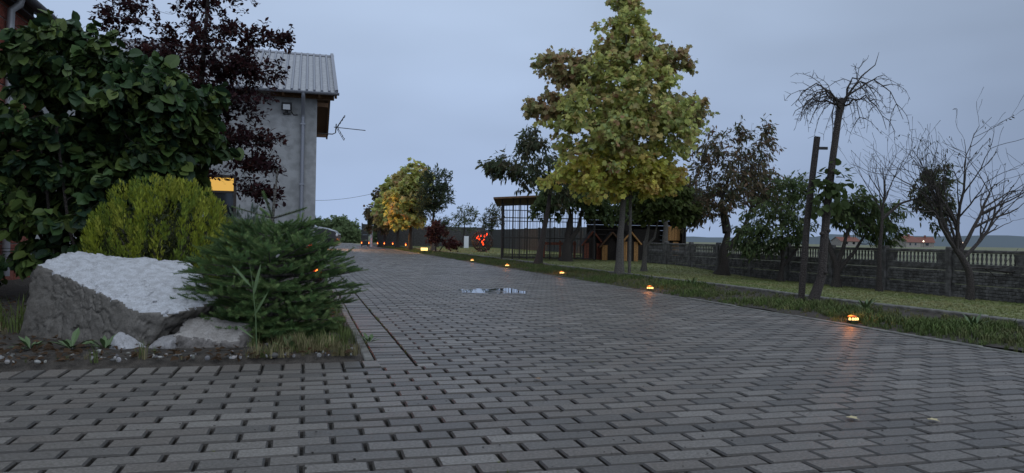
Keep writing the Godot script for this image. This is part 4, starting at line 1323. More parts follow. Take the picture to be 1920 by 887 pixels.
	for k in 900:
		var p := P(rf(4.2, 5.2), rf(-0.3, 0.3), 0.02)
		if k % 3 == 0: p = P(4.18 + rf(0, 0.3), rf(-0.28, 0.3), 0.02)
		if k % 3 == 1 and k < 500: p = P(rf(4.2, 7.5), rf(0.12, 0.3), 0.02)
		if k > 740: p = P(rf(4.7, 6.0), rf(-2.6, -1.75), 0.02)
		if k > 860: p = P(rf(4.15, 4.4), rf(-3.2, -0.6), 0.02)
		var cl := cn.get_noise_2d(p.x, p.z)
		if k <= 740 and cl < -0.05 and rf(0, 1) < 0.85: continue
		var hh := rf(0.02, 0.10) * (1.0 + cl * 1.2) * (2.0 if k > 740 and k <= 860 else 1.0)
		xf.append(Transform3D(Basis(Vector3.UP, rf(0, TAU)).scaled(Vector3(0.8, 1, 0.8) * hh), p))
		var g := rf(0.6, 1.3)
		cols.append((Color(0.10, 0.13, 0.04) if k % 3 else Color(0.17, 0.15, 0.075)) * g)
	many("grass_blades", tall, M.grass, gr, xf, cols)
	# rosette weeds
	var blade := fan([Vector2(0, 0), Vector2(0.05, 0.2), Vector2(0.11, 0.45), Vector2(0.12, 0.7), Vector2(0, 1)], 0.3)
	for w in [[-2.42, 4.12, 0.13, "dandelion-like leafy weed at the left front of the boulder"], [-2.62, 4.08, 0.09, "low leafy weed at the far left of the bed front"], [-2.24, 4.13, 0.10, "small leafy weed next to the pale wedge rock"], [-1.22, 4.15, 0.10, "leafy weed on the bed edge under the spruce"], [-0.86, 4.55, 0.08, "small weed sprouting from the joint beside the spruce"]]:
		var o := thing("leafy_weed", w[3], "weed", Vector3(w[0], 0.03, -w[1]), 0.0, "weeds in the bed")
		for k in 11:
			var a := TAU * k / 11.0 + rf(-0.2, 0.2)
			obj("leaf", blade, M.weed, o, leaf_xf(Vector3(cos(a), 0, sin(a)) * 0.008, Vector3(cos(a), rf(0.25, 1.3), sin(a)), Vector3.UP, w[2] * rf(0.7, 1.2)))
	var st := thing("grass_stalk", "single tall grass stalk rising in front of the spruce", "grass", Vector3(-1.40, 0.02, -4.13))
	var sm := MB.new()
	sm.tube([Vector3.ZERO, Vector3(-0.01, 0.2, 0), Vector3(-0.03, 0.38, 0), Vector3(-0.05, 0.5, 0)], [0.004, 0.0035, 0.0025, 0.001], 5)
	obj("stem", sm.mesh(), M.weed, st)
	var thin := fan([Vector2(0, 0), Vector2(0.03, 0.2), Vector2(0.045, 0.5), Vector2(0.03, 0.8), Vector2(0, 1)], 0.3)
	for q in [[0.2, Vector3(0.5, 0.9, 0.1), 0.16], [0.36, Vector3(-0.6, 0.8, 0.2), 0.17], [0.3, Vector3(0.2, 1, 0), 0.2], [0.08, Vector3(-0.8, 0.7, 0.2), 0.12]]:
		obj("leaf", thin, M.weed, st, leaf_xf(Vector3(-0.01 - q[0] * 0.06, q[0], 0), q[1], Vector3(0.3, 0.5, 1), q[2]))

func lawns() -> void:
	var tall := tuft_mesh(12, 0.5, 0.6, 0.05)
	var gr := thing("verge_grass", "uneven green grass on the strip along the drive", "grass", Vector3.ZERO, 0.0, "", "stuff")
	var xf := []
	var cols := []
	var fn := FastNoiseLite.new()
	fn.seed = 77; fn.frequency = 0.7
	for k in 11000:
		var u := 1.5 + 46.0 * pow(rf(0, 1), 1.7)
		var v := rf(4.43, 5.5)
		var p := P(u, v)
		var q := fn.get_noise_2d(p.x, p.z)
		if u < 9.0 and q < -0.12 and rf(0, 1) < 0.7: continue
		p.y = gy(p) - 0.005
		var hh := (0.05 + 0.05 * q + rf(0, 0.03)) * (1.0 if v > 4.6 else 0.6)
		xf.append(Transform3D(Basis(Vector3.UP, rf(0, TAU)).scaled(Vector3(1.0, 1, 1.0) * maxf(hh, 0.02)), p))
		var g := rf(0.65, 1.3)
		var cc := Color(0.075, 0.11, 0.03).lerp(Color(0.14, 0.125, 0.06), clampf(0.35 - q * 0.9 + rf(-0.3, 0.3), 0, 1))
		cols.append(cc * g)
	many("grass_blades", tall, M.grass, gr, xf, cols)
	var lo := thing("lawn_grass", "short mown grass blades covering the raised lawn", "grass", Vector3.ZERO, 0.0, "", "stuff")
	xf = []; cols = []
	for k in 26000:
		var u := 2.5 + 44.0 * pow(rf(0, 1), 1.5)
		var v := rf(5.6, 9.0 if u < 16 else 12.0)
		var p := P(u, v)
		p.y = gy(p) - 0.004
		xf.append(Transform3D(Basis(Vector3.UP, rf(0, TAU)).scaled(Vector3(1.8, 1, 1.8) * rf(0.015, 0.034)), p))
		var g := rf(0.7, 1.25)
		var cc := Color(0.14, 0.18, 0.055).lerp(Color(0.24, 0.22, 0.10), clampf(0.4 + fn.get_noise_2d(p.x * 0.7, p.z * 0.7) + rf(-0.25, 0.25), 0, 1))
		cols.append(cc * g)
	many("grass_blades", tall, M.grass, lo, xf, cols)
	# bigger weeds on the strip
	var blade := fan([Vector2(0, 0), Vector2(0.07, 0.3), Vector2(0.08, 0.6), Vector2(0, 1)], 0.3)
	var i := 0
	for w in [[6.0, 5.2, 0.17, "spiky green weed by the kerb right of the weeping tree"], [4.7, 5.1, 0.14, "dark leafy weed by the kerb near the frame edge"], [9.6, 5.35, 0.15, "spiky weed against the kerb near the second amber lamp"]]:
		var p := P(w[0], w[1])
		p.y = gy(p)
		var o := thing("leafy_weed", w[3], "weed", p, 0.0, "weeds on the strip")
		for k in 12:
			var a := TAU * k / 12.0
			obj("leaf", blade, M.weed, o, leaf_xf(Vector3.ZERO, Vector3(cos(a), rf(0.5, 1.8), sin(a)), Vector3.UP, w[2] * rf(0.7, 1.2)))
	# fallen leaves
	i = 0
	var ml: ArrayMesh = M.maple_leaf
	for q in [[0, 1.31, 2.9, 0.05, "pale fallen leaf lying on the blocks of the near drive"], [0, 1.62, 2.89, 0.045, "yellow curled fallen leaf on the blocks at right"], [0, 0.12, 3.6, 0.04, "brown fallen leaf on the blocks in the centre"]]:
		var f := obj(numbered("fallen_leaf"), ml, M.pale_leaf if i < 2 else M.brown_leaf, self, leaf_xf(Vector3(q[1], 0.008, -q[2]), Vector3(0.6, 0.08, 0.5), Vector3(0.2, 1, 0.1), q[3]))
		f.set_meta("label", q[4]); f.set_meta("category", "leaf"); f.set_meta("group", "fallen leaves on the drive")
		i += 1

func maple_leaf_mesh() -> ArrayMesh:
	return fan([Vector2(0, 0), Vector2(0.28, -0.06), Vector2(0.24, 0.12), Vector2(0.56, 0.22), Vector2(0.42, 0.40), Vector2(0.50, 0.66), Vector2(0.24, 0.58), Vector2(0.14, 0.74), Vector2(0, 1.0)], 0.18)

func trees() -> void:
	var ml: ArrayMesh = M.maple_leaf
	var oval: ArrayMesh = M.oval
	var slim := fan([Vector2(0, 0), Vector2(0.14, 0.25), Vector2(0.17, 0.5), Vector2(0.10, 0.8), Vector2(0, 1)], 0.25)
	var olive := [Color(0.492, 0.505, 0.164), Color(0.383, 0.451, 0.157), Color(0.601, 0.573, 0.192), Color(0.520, 0.533, 0.170), Color(0.451, 0.273, 0.150), Color(0.342, 0.410, 0.164)]
	var gold := [Color(0.652, 0.627, 0.138), Color(0.526, 0.564, 0.125), Color(0.690, 0.577, 0.150), Color(0.427, 0.477, 0.138), Color(0.526, 0.338, 0.125)]
	var russet := [Color(0.396, 0.240, 0.144), Color(0.312, 0.324, 0.144), Color(0.432, 0.312, 0.156), Color(0.336, 0.372, 0.156)]
	var a := on_ground(1.92, 13.3)
	var t := thing("maple_tree", "tall yellow-green maple in the middle of the grass strip", "tree", a)
	tree(t, {"trunk": [Vector3(0, 0, 0), Vector3(0.03, 1.0, 0), Vector3(0.1, 1.9, 0), Vector3(0.06, 3.2, 0), Vector3(0.05, 4.9, 0)], "tr": [0.068, 0.012], "first": 0.27,
		"lobes": [[Vector3(0, 2.55, 0), Vector3(1.4, 0.75, 1.3), 4.2], [Vector3(0, 3.35, 0), Vector3(1.05, 0.8, 1.0), 3.0], [Vector3(0.02, 4.25, 0), Vector3(0.5, 0.6, 0.5), 1.3], [Vector3(0.0, 4.75, 0), Vector3(0.2, 0.32, 0.2), 0.4], [Vector3(-0.25, 1.75, 0.1), Vector3(1.05, 0.42, 0.9), 2.2, gold], [Vector3(0.7, 1.75, 0), Vector3(0.45, 0.35, 0.6), 0.8, gold], [Vector3(-1.0, 3.65, 0), Vector3(0.5, 0.3, 0.35), 0.6, russet], [Vector3(-1.2, 3.0, 0), Vector3(0.5, 0.2, 0.3), 0.5, russet], [Vector3(0.8, 3.8, 0), Vector3(0.4, 0.35, 0.3), 0.5, russet], [Vector3(1.1, 2.9, 0), Vector3(0.45, 0.35, 0.4), 0.6, russet]],
		"n": 820, "per": 36, "leaf": ml, "size": 0.080, "pal": olive, "lmat": M.leaf, "bark": M.bark_grey, "spread": 0.19, "droop": 0.7, "flat": 0.6, "parts": 220, "shell": 0.40, "twigs": 4})
	var sk := thing("tree_stake", "slim wooden stake right beside the tall maple trunk", "stake", on_ground(2.11, 13.35))
	var sm := MB.new()
	sm.tube([Vector3(0, -0.1, 0), Vector3(0.0, 1.0, 0), Vector3(-0.01, 1.62, 0)], [0.03, 0.029, 0.028], 8, true)
	obj("pole", sm.mesh(), M.bark_grey, sk)
	var tie := MB.new()
	tie.box(-0.16, 1.35, -0.012, 0.05, 1.39, 0.012)
	obj("tie", tie.mesh(), M.black_metal, sk)
	var dark := [Color(0.077, 0.105, 0.055), Color(0.094, 0.116, 0.055), Color(0.061, 0.083, 0.050), Color(0.121, 0.099, 0.061)]
	var green := [Color(0.085, 0.125, 0.05), Color(0.105, 0.145, 0.055), Color(0.07, 0.105, 0.045), Color(0.13, 0.155, 0.06)]
	var brownish := [Color(0.106, 0.112, 0.062), Color(0.144, 0.106, 0.069), Color(0.088, 0.106, 0.056), Color(0.188, 0.112, 0.069)]
	t = thing("cherry_tree", "dark cherry tree with leaning trunk in front of the dog run", "tree", on_ground(0.63, 18.0))
	tree(t, {"trunk": [Vector3(0, 0, 0), Vector3(0.12, 0.7, 0), Vector3(0.24, 1.4, 0), Vector3(0.3, 2.1, 0), Vector3(0.1, 2.9, 0)], "tr": [0.085, 0.02], "first": 0.5,
		"lobes": [[Vector3(-0.1, 2.35, 0), Vector3(0.7, 0.6, 0.7), 3.0], [Vector3(-0.9, 2.3, 0), Vector3(0.4, 0.22, 0.3), 1.0], [Vector3(-0.15, 2.95, 0), Vector3(0.35, 0.3, 0.35), 0.9], [Vector3(0.6, 1.9, 0), Vector3(0.45, 0.5, 0.5), 1.2], [Vector3(-0.05, 3.25, 0), Vector3(0.12, 0.15, 0.1), 0.2]],
		"n": 240, "per": 19, "leaf": slim, "size": 0.12, "pal": dark, "lmat": M.leaf, "bark": M.bark_dark, "spread": 0.2, "droop": 1.0, "flat": 0.4})
	t = thing("forked_tree", "dense dark tree with thick forked trunk before the dog houses", "tree", on_ground(1.47, 20.3))
	tree(t, {"trunk": [[Vector3(0, 0, 0), Vector3(0.05, 0.6, 0), Vector3(0.1, 1.2, 0), Vector3(0.0, 1.8, 0)], [Vector3(0.05, 0.5, 0), Vector3(0.3, 0.85, 0.05), Vector3(0.45, 1.5, 0)]], "tr": [0.15, 0.015], "first": 0.5,
		"lobes": [[Vector3(0.1, 1.75, 0), Vector3(1.0, 0.45, 0.9), 3.0], [Vector3(0.9, 1.5, 0), Vector3(0.7, 0.45, 0.6), 2.0], [Vector3(-0.5, 1.4, 0), Vector3(0.5, 0.3, 0.4), 0.8]],
		"n": 260, "per": 24, "leaf": oval, "size": 0.10, "pal": green, "lmat": M.leaf, "bark": M.bark_dark, "spread": 0.2, "droop": 0.6})
	t = thing("slim_tree", "slim forked tree with green leaves right of the maple stake", "tree", on_ground(2.75, 15.5))
	tree(t, {"trunk": [[Vector3(0, 0, 0), Vector3(0.02, 0.5, 0), Vector3(0.1, 1.0, 0), Vector3(0.12, 1.5, 0)], [Vector3(0.02, 0.5, 0), Vector3(0.2, 0.7, 0), Vector3(0.33, 1.3, 0)]], "tr": [0.055, 0.012], "first": 0.6,
		"lobes": [[Vector3(0.35, 1.5, 0), Vector3(0.65, 0.36, 0.55), 3.0], [Vector3(0.75, 1.25, 0), Vector3(0.35, 0.25, 0.4), 1.0], [Vector3(-0.1, 1.2, 0), Vector3(0.3, 0.2, 0.3), 0.6]],
		"n": 170, "per": 26, "leaf": oval, "size": 0.11, "pal": [Color(0.09, 0.12, 0.035), Color(0.07, 0.10, 0.03), Color(0.11, 0.13, 0.045)], "lmat": M.leaf, "bark": M.bark_grey, "spread": 0.17, "droop": 0.7})
	t = thing("straight_tree", "straight grey trunk with dark crown in front of the shed", "tree", on_ground(4.2, 20.6))
	tree(t, {"trunk": [Vector3(0, 0, 0), Vector3(0.03, 0.8, 0), Vector3(0.05, 1.6, 0), Vector3(0.1, 2.3, 0)], "tr": [0.11, 0.012], "first": 0.6,
		"lobes": [[Vector3(0.0, 1.95, 0), Vector3(0.75, 0.55, 0.7), 3.0], [Vector3(0.5, 1.7, 0), Vector3(0.6, 0.35, 0.5), 1.5]],
		"n": 190, "per": 22, "leaf": oval, "size": 0.10, "pal": dark, "lmat": M.leaf, "bark": M.bark_grey, "spread": 0.2, "droop": 0.7})
	t = thing("fruit_tree", "large brownish fruit tree with wide airy crown by the fence", "tree", on_ground(4.46, 15.8))
	tree(t, {"trunk": [[Vector3(0, 0, 0), Vector3(0.03, 0.5, 0), Vector3(0.12, 1.0, 0), Vector3(-0.1, 1.9, 0)], [Vector3(0.1, 0.55, 0), Vector3(0.4, 0.95, 0.1), Vector3(0.7, 1.7, 0)], [Vector3(0.08, 0.9, 0), Vector3(0.0, 1.5, -0.2), Vector3(0.2, 2.3, -0.1)]], "tr": [0.13, 0.013], "first": 0.55,
		"lobes": [[Vector3(0.0, 1.8, 0), Vector3(1.05, 0.6, 0.9), 3.4], [Vector3(-0.25, 2.6, 0), Vector3(0.5, 0.55, 0.5), 1.3], [Vector3(0.65, 2.45, 0), Vector3(0.45, 0.7, 0.45), 1.2], [Vector3(1.0, 1.7, 0), Vector3(0.5, 0.5, 0.5), 1.2], [Vector3(-0.6, 1.3, 0), Vector3(0.5, 0.4, 0.5), 1.0], [Vector3(0.85, 3.0, 0), Vector3(0.12, 0.3, 0.1), 0.35], [Vector3(0.25, 3.0, 0), Vector3(0.15, 0.3, 0.1), 0.3]],
		"n": 470, "per": 16, "leaf": slim, "size": 0.105, "pal": brownish, "lmat": M.leaf, "bark": M.bark_dark, "spread": 0.2, "droop": 0.9, "flat": 0.4})
	t = thing("bushy_tree", "low green bushy tree hanging over the fence behind the stake", "tree", on_ground(5.0, 13.9))
	tree(t, {"trunk": [[Vector3(0, 0, 0), Vector3(0.05, 0.4, 0), Vector3(0.0, 1.2, 0)], [Vector3(0.02, 0.25, 0), Vector3(0.3, 0.6, 0), Vector3(0.5, 1.2, 0)]], "tr": [0.06, 0.01], "first": 0.4,
		"lobes": [[Vector3(-0.1, 1.1, 0), Vector3(0.65, 0.5, 0.55), 3.0], [Vector3(0.2, 1.7, 0), Vector3(0.45, 0.35, 0.4), 1.2], [Vector3(-0.45, 0.75, 0), Vector3(0.45, 0.3, 0.4), 1.2]],
		"n": 270, "per": 17, "leaf": slim, "size": 0.095, "pal": green, "lmat": M.leaf, "bark": M.bark_dark, "spread": 0.17, "droop": 0.8})
	t = thing("small_fruit_tree", "small fruit tree with forked dark stems right of weeping tree", "tree", on_ground(5.35, 12.3))
	tree(t, {"trunk": [[Vector3(0, 0, 0), Vector3(0.02, 0.3, 0), Vector3(-0.2, 0.9, 0), Vector3(-0.25, 1.3, 0)], [Vector3(0.02, 0.25, 0), Vector3(0.3, 0.6, 0), Vector3(0.6, 1.1, 0)], [Vector3(0.02, 0.3, 0), Vector3(0.1, 0.8, 0.1), Vector3(0.3, 1.4, 0)]], "tr": [0.07, 0.01], "first": 0.5,
		"lobes": [[Vector3(0.45, 1.2, 0), Vector3(0.6, 0.35, 0.5), 3.0], [Vector3(0.1, 1.35, 0), Vector3(0.5, 0.35, 0.4), 1.4], [Vector3(0.75, 0.95, 0), Vector3(0.35, 0.25, 0.35), 0.8]],
		"n": 220, "per": 16, "leaf": slim, "size": 0.095, "pal": green, "lmat": M.leaf, "bark": M.bark_dark, "spread": 0.16, "droop": 0.9})
	t = thing("half_bare_tree", "half-bare tree with one dark leafy limb above the fence", "tree", on_ground(5.62, 11.4))
	tree(t, {"trunk": [[Vector3(0, 0, 0), Vector3(0.0, 0.6, 0), Vector3(0.03, 1.2, 0), Vector3(0.06, 1.55, 0)], [Vector3(0.02, 1.1, 0), Vector3(0.3, 1.35, 0), Vector3(0.75, 1.5, 0)]], "tr": [0.042, 0.008], "first": 0.75,
		"lobes": [[Vector3(0.75, 1.5, 0), Vector3(0.33, 0.33, 0.3), 3.0], [Vector3(0.85, 1.8, 0), Vector3(0.2, 0.25, 0.2), 1.0], [Vector3(0.95, 1.15, 0), Vector3(0.25, 0.25, 0.2), 0.8]],
		"n": 110, "per": 17, "leaf": slim, "size": 0.08, "pal": dark, "lmat": M.leaf, "bark": M.bark_dark, "spread": 0.13, "droop": 0.9})
	var tw := MB.new()
	for k in 7: grow(tw, Vector3(0.03 + 0.004 * k, 1.1 + k * 0.06, 0), Vector3(rf(-0.6, 0.6), 1, rf(-0.4, 0.4)).normalized(), rf(0.4, 0.75), 0.011, 0, {"wob": 0.12, "up": 0.06, "tip": 0.0025, "levels": 2, "kids": [4, 2], "open": 0.8}, [])
	obj("twigs", tw.mesh(), M.bark_dark, t)
	# bare tree at the right
	t = thing("bare_tree", "bare many-limbed tree with curved trunk at the right end", "tree", on_ground(6.05, 9.85))
	var bw := MB.new()
	bw.tube([Vector3(0, -0.05, 0), Vector3(0.01, 0.2, 0), Vector3(-0.02, 0.4, 0), Vector3(-0.12, 0.58, 0), Vector3(-0.2, 0.68, 0)], [0.06, 0.048, 0.045, 0.04, 0.034], 9)
	var tips := []
	for q in [[-0.12, 0.58, Vector3(0.12, 1, 0), 1.15, 0.032], [-0.15, 0.62, Vector3(0.5, 1, 0.1), 1.25, 0.032], [-0.2, 0.68, Vector3(-0.35, 1, -0.1), 1.25, 0.03], [-0.2, 0.68, Vector3(-0.75, 0.75, 0.1), 1.0, 0.028], [-0.1, 0.55, Vector3(0.95, 0.8, -0.1), 1.2, 0.028], [-0.18, 0.66, Vector3(0.0, 1, 0.3), 1.3, 0.028], [-0.02, 0.42, Vector3(1, 0.22, 0.1), 0.85, 0.014], [-0.2, 0.68, Vector3(-0.1, 1, -0.3), 1.1, 0.02]]:
		grow(bw, Vector3(q[0], q[1], 0), (q[2] as Vector3).normalized(), q[3] * 0.78, q[4], 0, {"wob": 0.2, "up": 0.03, "tip": 0.0028, "levels": 3, "kids": [6, 3, 2], "open": 0.9}, tips)
	obj("trunk", bw.mesh(), M.bark_dark, t)
	var xf := []
	var cols := []
	for p: Vector3 in tips:
		if rf(0, 1) < 0.22:
			for k in 2:
				xf.append(leaf_xf(p + rdir() * 0.02, rdir() + Vector3.DOWN, rdir(), rf(0.03, 0.05)))
				cols.append(Color(0.05, 0.045, 0.03))
	many("remaining_leaves", slim, M.leaf, t, xf, cols)
	# weeping tree
	t = thing("weeping_tree", "bare weeping standard tree with umbrella of drooping twigs", "tree", on_ground(3.27, 8.1))
	var ww := MB.new()
	ww.tube([Vector3(-0.02, -0.05, 0), Vector3(0.03, 0.08, 0), Vector3(0.1, 0.3, 0), Vector3(0.12, 0.7, 0), Vector3(0.16, 1.2, 0), Vector3(0.2, 1.6, 0), Vector3(0.25, 2.0, 0), Vector3(0.275, 2.16, 0), Vector3(0.28, 2.22, 0)], [0.075, 0.056, 0.048, 0.043, 0.040, 0.036, 0.034, 0.044, 0.025], 10)
	# knots
	for q in [Vector3(0.12, 0.33, 0.05), Vector3(0.15, 0.78, 0.04), Vector3(0.08, 0.75, 0.03)]:
		ww.lathe([Vector2(0.0, 0.02), Vector2(0.018, 0.01), Vector2(0.022, -0.02)], 7, Transform3D(Basis(Vector3.RIGHT, 1.4), q))
	var c := Vector3(0.28, 2.17, 0)
	rng.seed = 811
	for i in 11:
		var an := TAU * i / 11.0 + rf(-0.25, 0.25)
		var out := Vector3(cos(an), 0, sin(an) * 0.9)
		var rr := rf(0.38, 0.72)
		var hh := rf(0.08, 0.34)
		var dr := rf(0.1, 0.5)
		var limb := []
		var rd := []
		for k in 9:
			var f := k / 8.0
			var y := hh * sin(minf(f * 1.6, 1.0) * PI * 0.5) - dr * pow(maxf(f - 0.4, 0) / 0.6, 1.8)
			limb.append(c + Vector3.DOWN * 0.02 * (i % 5) + out * rr * pow(f, 0.85) + Vector3.UP * y + (rdir() * 0.022 if k > 0 else Vector3.ZERO))
			rd.append(lerpf(0.0125, 0.0026, f))
		ww.tube(limb, rd, 5)
		for j in 7:
			var k0 := 1 + rng.randi() % 7
			var s0: Vector3 = limb[k0]
			var d2 := (out * rf(0.2, 1.0) + rdir() * 0.8 + Vector3.UP * 0.3).normalized()
			var l2 := rf(0.14, 0.42)
			var br := [s0]
			for k in 4:
				d2 = (d2 + Vector3.DOWN * rf(0.28, 0.5) + rdir() * 0.22).normalized()
				br.append(br[-1] + d2 * l2 / 4.0)
			ww.tube(br, [0.0048, 0.004, 0.0032, 0.0025, 0.0018], 4)
			for k in range(1, 5):
				for q in 2:
					var d3 := (d2 * 0.4 + rdir() * 0.9).normalized()
					var l3 := rf(0.025, 0.09)
					ww.tube([br[k], br[k] + d3 * l3], [0.0026, 0.0016], 3)
	ww.tube([c, c + Vector3(0.22, 0.3, 0), c + Vector3(0.36, 0.42, 0), c + Vector3(0.4, 0.56, 0)], [0.012, 0.008, 0.005, 0.002], 4)
	obj("trunk", ww.mesh(), M.bark_dark, t)
	xf = []; cols = []
	for i in 130:
		var q := rdir() * pow(rf(0, 1), 0.5)
		var p := Vector3(0.22, 1.28, 0.02) + q * Vector3(0.19, 0.28, 0.18)
		if i % 4 == 0: p = Vector3(0.08, 1.15, 0) + q * Vector3(0.12, 0.3, 0.12)
		xf.append(leaf_xf(p, q + Vector3.DOWN * 0.5 + rdir() * 0.4, Vector3.UP + q + rdir() * 0.5, rf(0.06, 0.105)))
		var g := rf(0.7, 1.3)
		cols.append(Color(0.07, 0.10, 0.035) * g)
	many("sucker_leaves", fan([Vector2(0, 0), Vector2(0.34, 0.1), Vector2(0.45, 0.4), Vector2(0.3, 0.75), Vector2(0, 1)], 0.2), M.leaf, t, xf, cols)
	var st := thing("tree_stake", "thick round stake leaning by the weeping tree", "stake", on_ground(3.2, 8.25))
	var pm := MB.new()
	pm.tube([Vector3(0, -0.1, 0), Vector3(0.06, 0.9, 0), Vector3(0.155, 1.82, 0)], [0.036, 0.035, 0.034], 10, true)
	obj("pole", pm.mesh(), M.bark_dark, st)
	var tb := MB.new()
	tb.box(0.12, 1.68, -0.01, 0.27, 1.71, 0.012)
	obj("tie", tb.mesh(), M.black_metal, st)
	# far row along the drive
	var far := [["maple_tree", "olive maple behind the purple shrub in the far row", -4.85, 35.5, 4.3, 1.15, olive, ml], ["maple_tree", "yellowish maple in the middle of the far row", -6.3, 41.0, 4.2, 1.25, olive, ml], ["maple_tree", "dark brownish tree at the gate end of the far row", -7.75, 45.5, 3.9, 1.2, brownish, oval]]
	for q in far:
		t = thing(q[0], q[1], "tree", on_ground(q[2], q[3]), 0.0, "trees in the far row")
		var h: float = q[4]; var r: float = q[5]
		tree(t, {"trunk": [Vector3(0, 0, 0), Vector3(0.03, h * 0.25, 0), Vector3(0.0, h * 0.6, 0), Vector3(0.05, h * 0.95, 0)], "tr": [0.1, 0.02], "first": 0.28,
			"lobes": [[Vector3(0, h * 0.5, 0), Vector3(r, h * 0.24, r), 3.0], [Vector3(0.1, h * 0.75, 0), Vector3(r * 0.75, h * 0.22, r * 0.7), 2.0], [Vector3(-0.2, h * 0.32, 0.2), Vector3(r * 0.7, h * 0.1, r * 0.7), 1.0]],
			"n": 240, "per": 24, "leaf": q[7], "size": 0.19, "pal": q[6], "lmat": M.leaf, "bark": M.bark_dark, "spread": 0.25, "droop": 0.6})
	t = thing("upright_tree", "round-headed green tree with spiky top right of far maples", "tree", on_ground(-3.55, 33.5))
	tree(t, {"trunk": [Vector3(0, 0, 0), Vector3(0, 0.8, 0), Vector3(0, 1.5, 0), Vector3(0.05, 2.6, 0)], "tr": [0.09, 0.03], "first": 0.5,
		"lobes": [[Vector3(0.05, 2.35, 0), Vector3(0.85, 0.75, 0.8), 3.0], [Vector3(0.1, 3.1, 0), Vector3(0.7, 0.6, 0.6), 1.6], [Vector3(-0.3, 1.7, 0), Vector3(0.6, 0.3, 0.5), 0.7]],
		"n": 280, "per": 17, "leaf": slim, "size": 0.14, "pal": [Color(0.055, 0.08, 0.045), Color(0.045, 0.065, 0.035), Color(0.08, 0.10, 0.055)], "lmat": M.leaf, "bark": M.bark, "spread": 0.25, "droop": 0.1, "up": 0.9})
	for q in [["pale_willow", "pale feathery willow-like tree by the far fence", -2.75, 43.5, 2.3, 0.95, [Color(0.13, 0.15, 0.09), Color(0.10, 0.125, 0.075)], 0.16], ["dark_small_tree", "small dark tree leaning beside the metal fire ball", -0.95, 36.0, 2.0, 0.55, dark, 0.14], ["dark_small_tree", "small round dark tree left of the pale willow", -4.3, 45.0, 1.7, 0.7, dark, 0.15]]:
		t = thing(q[0], q[1], "tree", on_ground(q[2], q[3]))
		var h: float = q[4]; var r: float = q[5]
		tree(t, {"trunk": [Vector3(-0.2, 0, 0), Vector3(-0.05, h * 0.35, 0), Vector3(0.0, h * 0.8, 0)], "tr": [0.06, 0.02], "first": 0.45,
			"lobes": [[Vector3(0, h * 0.68, 0), Vector3(r, h * 0.3, r), 3.0], [Vector3(0.1, h * 0.9, 0), Vector3(r * 0.6, h * 0.2, r * 0.6), 1.0]],
			"n": 90, "per": 12, "leaf": slim, "size": q[7], "pal": q[6], "lmat": M.leaf, "bark": M.bark_dark, "spread": 0.25, "droop": 0.4, "up": 0.5})
	# purple shrub
	t = thing("purple_shrub", "dark purple-red shrub with a bright lamp at its foot", "shrub", on_ground(-3.1, 30.4))
	tree(t, {"trunk": [[Vector3(0, 0, 0), Vector3(0, 0.5, 0), Vector3(0.05, 1.0, 0)], [Vector3(0.1, 0, 0), Vector3(0.3, 0.3, 0), Vector3(0.7, 0.4, 0)]], "tr": [0.04, 0.015], "first": 0.2,
		"lobes": [[Vector3(0, 0.75, 0), Vector3(0.42, 0.5, 0.4), 3.0], [Vector3(0.55, 0.35, 0), Vector3(0.45, 0.22, 0.3), 1.2]],
		"n": 130, "per": 14, "leaf": oval, "size": 0.11, "pal": [Color(0.075, 0.026, 0.026), Color(0.05, 0.02, 0.022), Color(0.12, 0.05, 0.035)], "lmat": M.leaf, "bark": M.bark, "spread": 0.14, "droop": 0.2})
	# bushes at the end of the drive
	var bi := 0
	for q in [[-22.0, 78.0, 3.2, 2.6, "big round green bush beyond the end of the drive"], [-19.0, 82.0, 3.0, 2.3, "green bush right of the big round bush"], [-16.5, 74.0, 1.5, 1.4, "low green bush in front near the gate"], [-26.5, 84.0, 2.6, 2.4, "green bush half hidden behind the parked car"], [-13.5, 84.0, 2.8, 2.6, "bush behind the gate leaf and far maples"]]:
		t = thing("green_bush", q[4], "bush", Vector3(q[0], -0.07, -q[1]), 0.0, "bushes beyond the drive")
		var h: float = q[2]; var r: float = q[3]
		tree(t, {"trunk": [[Vector3(0, 0, 0), Vector3(0, h * 0.5, 0)], [Vector3(0.2, 0, 0), Vector3(r * 0.4, h * 0.4, 0)], [Vector3(-0.2, 0, 0), Vector3(-r * 0.4, h * 0.4, 0)]], "tr": [0.08, 0.03], "first": 0.2,
			"lobes": [[Vector3(0, h * 0.55, 0), Vector3(r * 0.85, h * 0.42, r * 0.8), 3.0], [Vector3(r * 0.4, h * 0.35, 0), Vector3(r * 0.6, h * 0.34, r * 0.5), 1.5], [Vector3(-r * 0.4, h * 0.35, 0), Vector3(r * 0.6, h * 0.34, r * 0.5), 1.5]],
			"n": 260, "per": 24, "leaf": oval, "size": 0.28, "pal": [Color(0.13, 0.18, 0.08), Color(0.15, 0.20, 0.09), Color(0.11, 0.15, 0.07)], "lmat": M.leaf, "bark": M.bark_dark, "spread": 0.4, "droop": 0.4})
		bi += 1

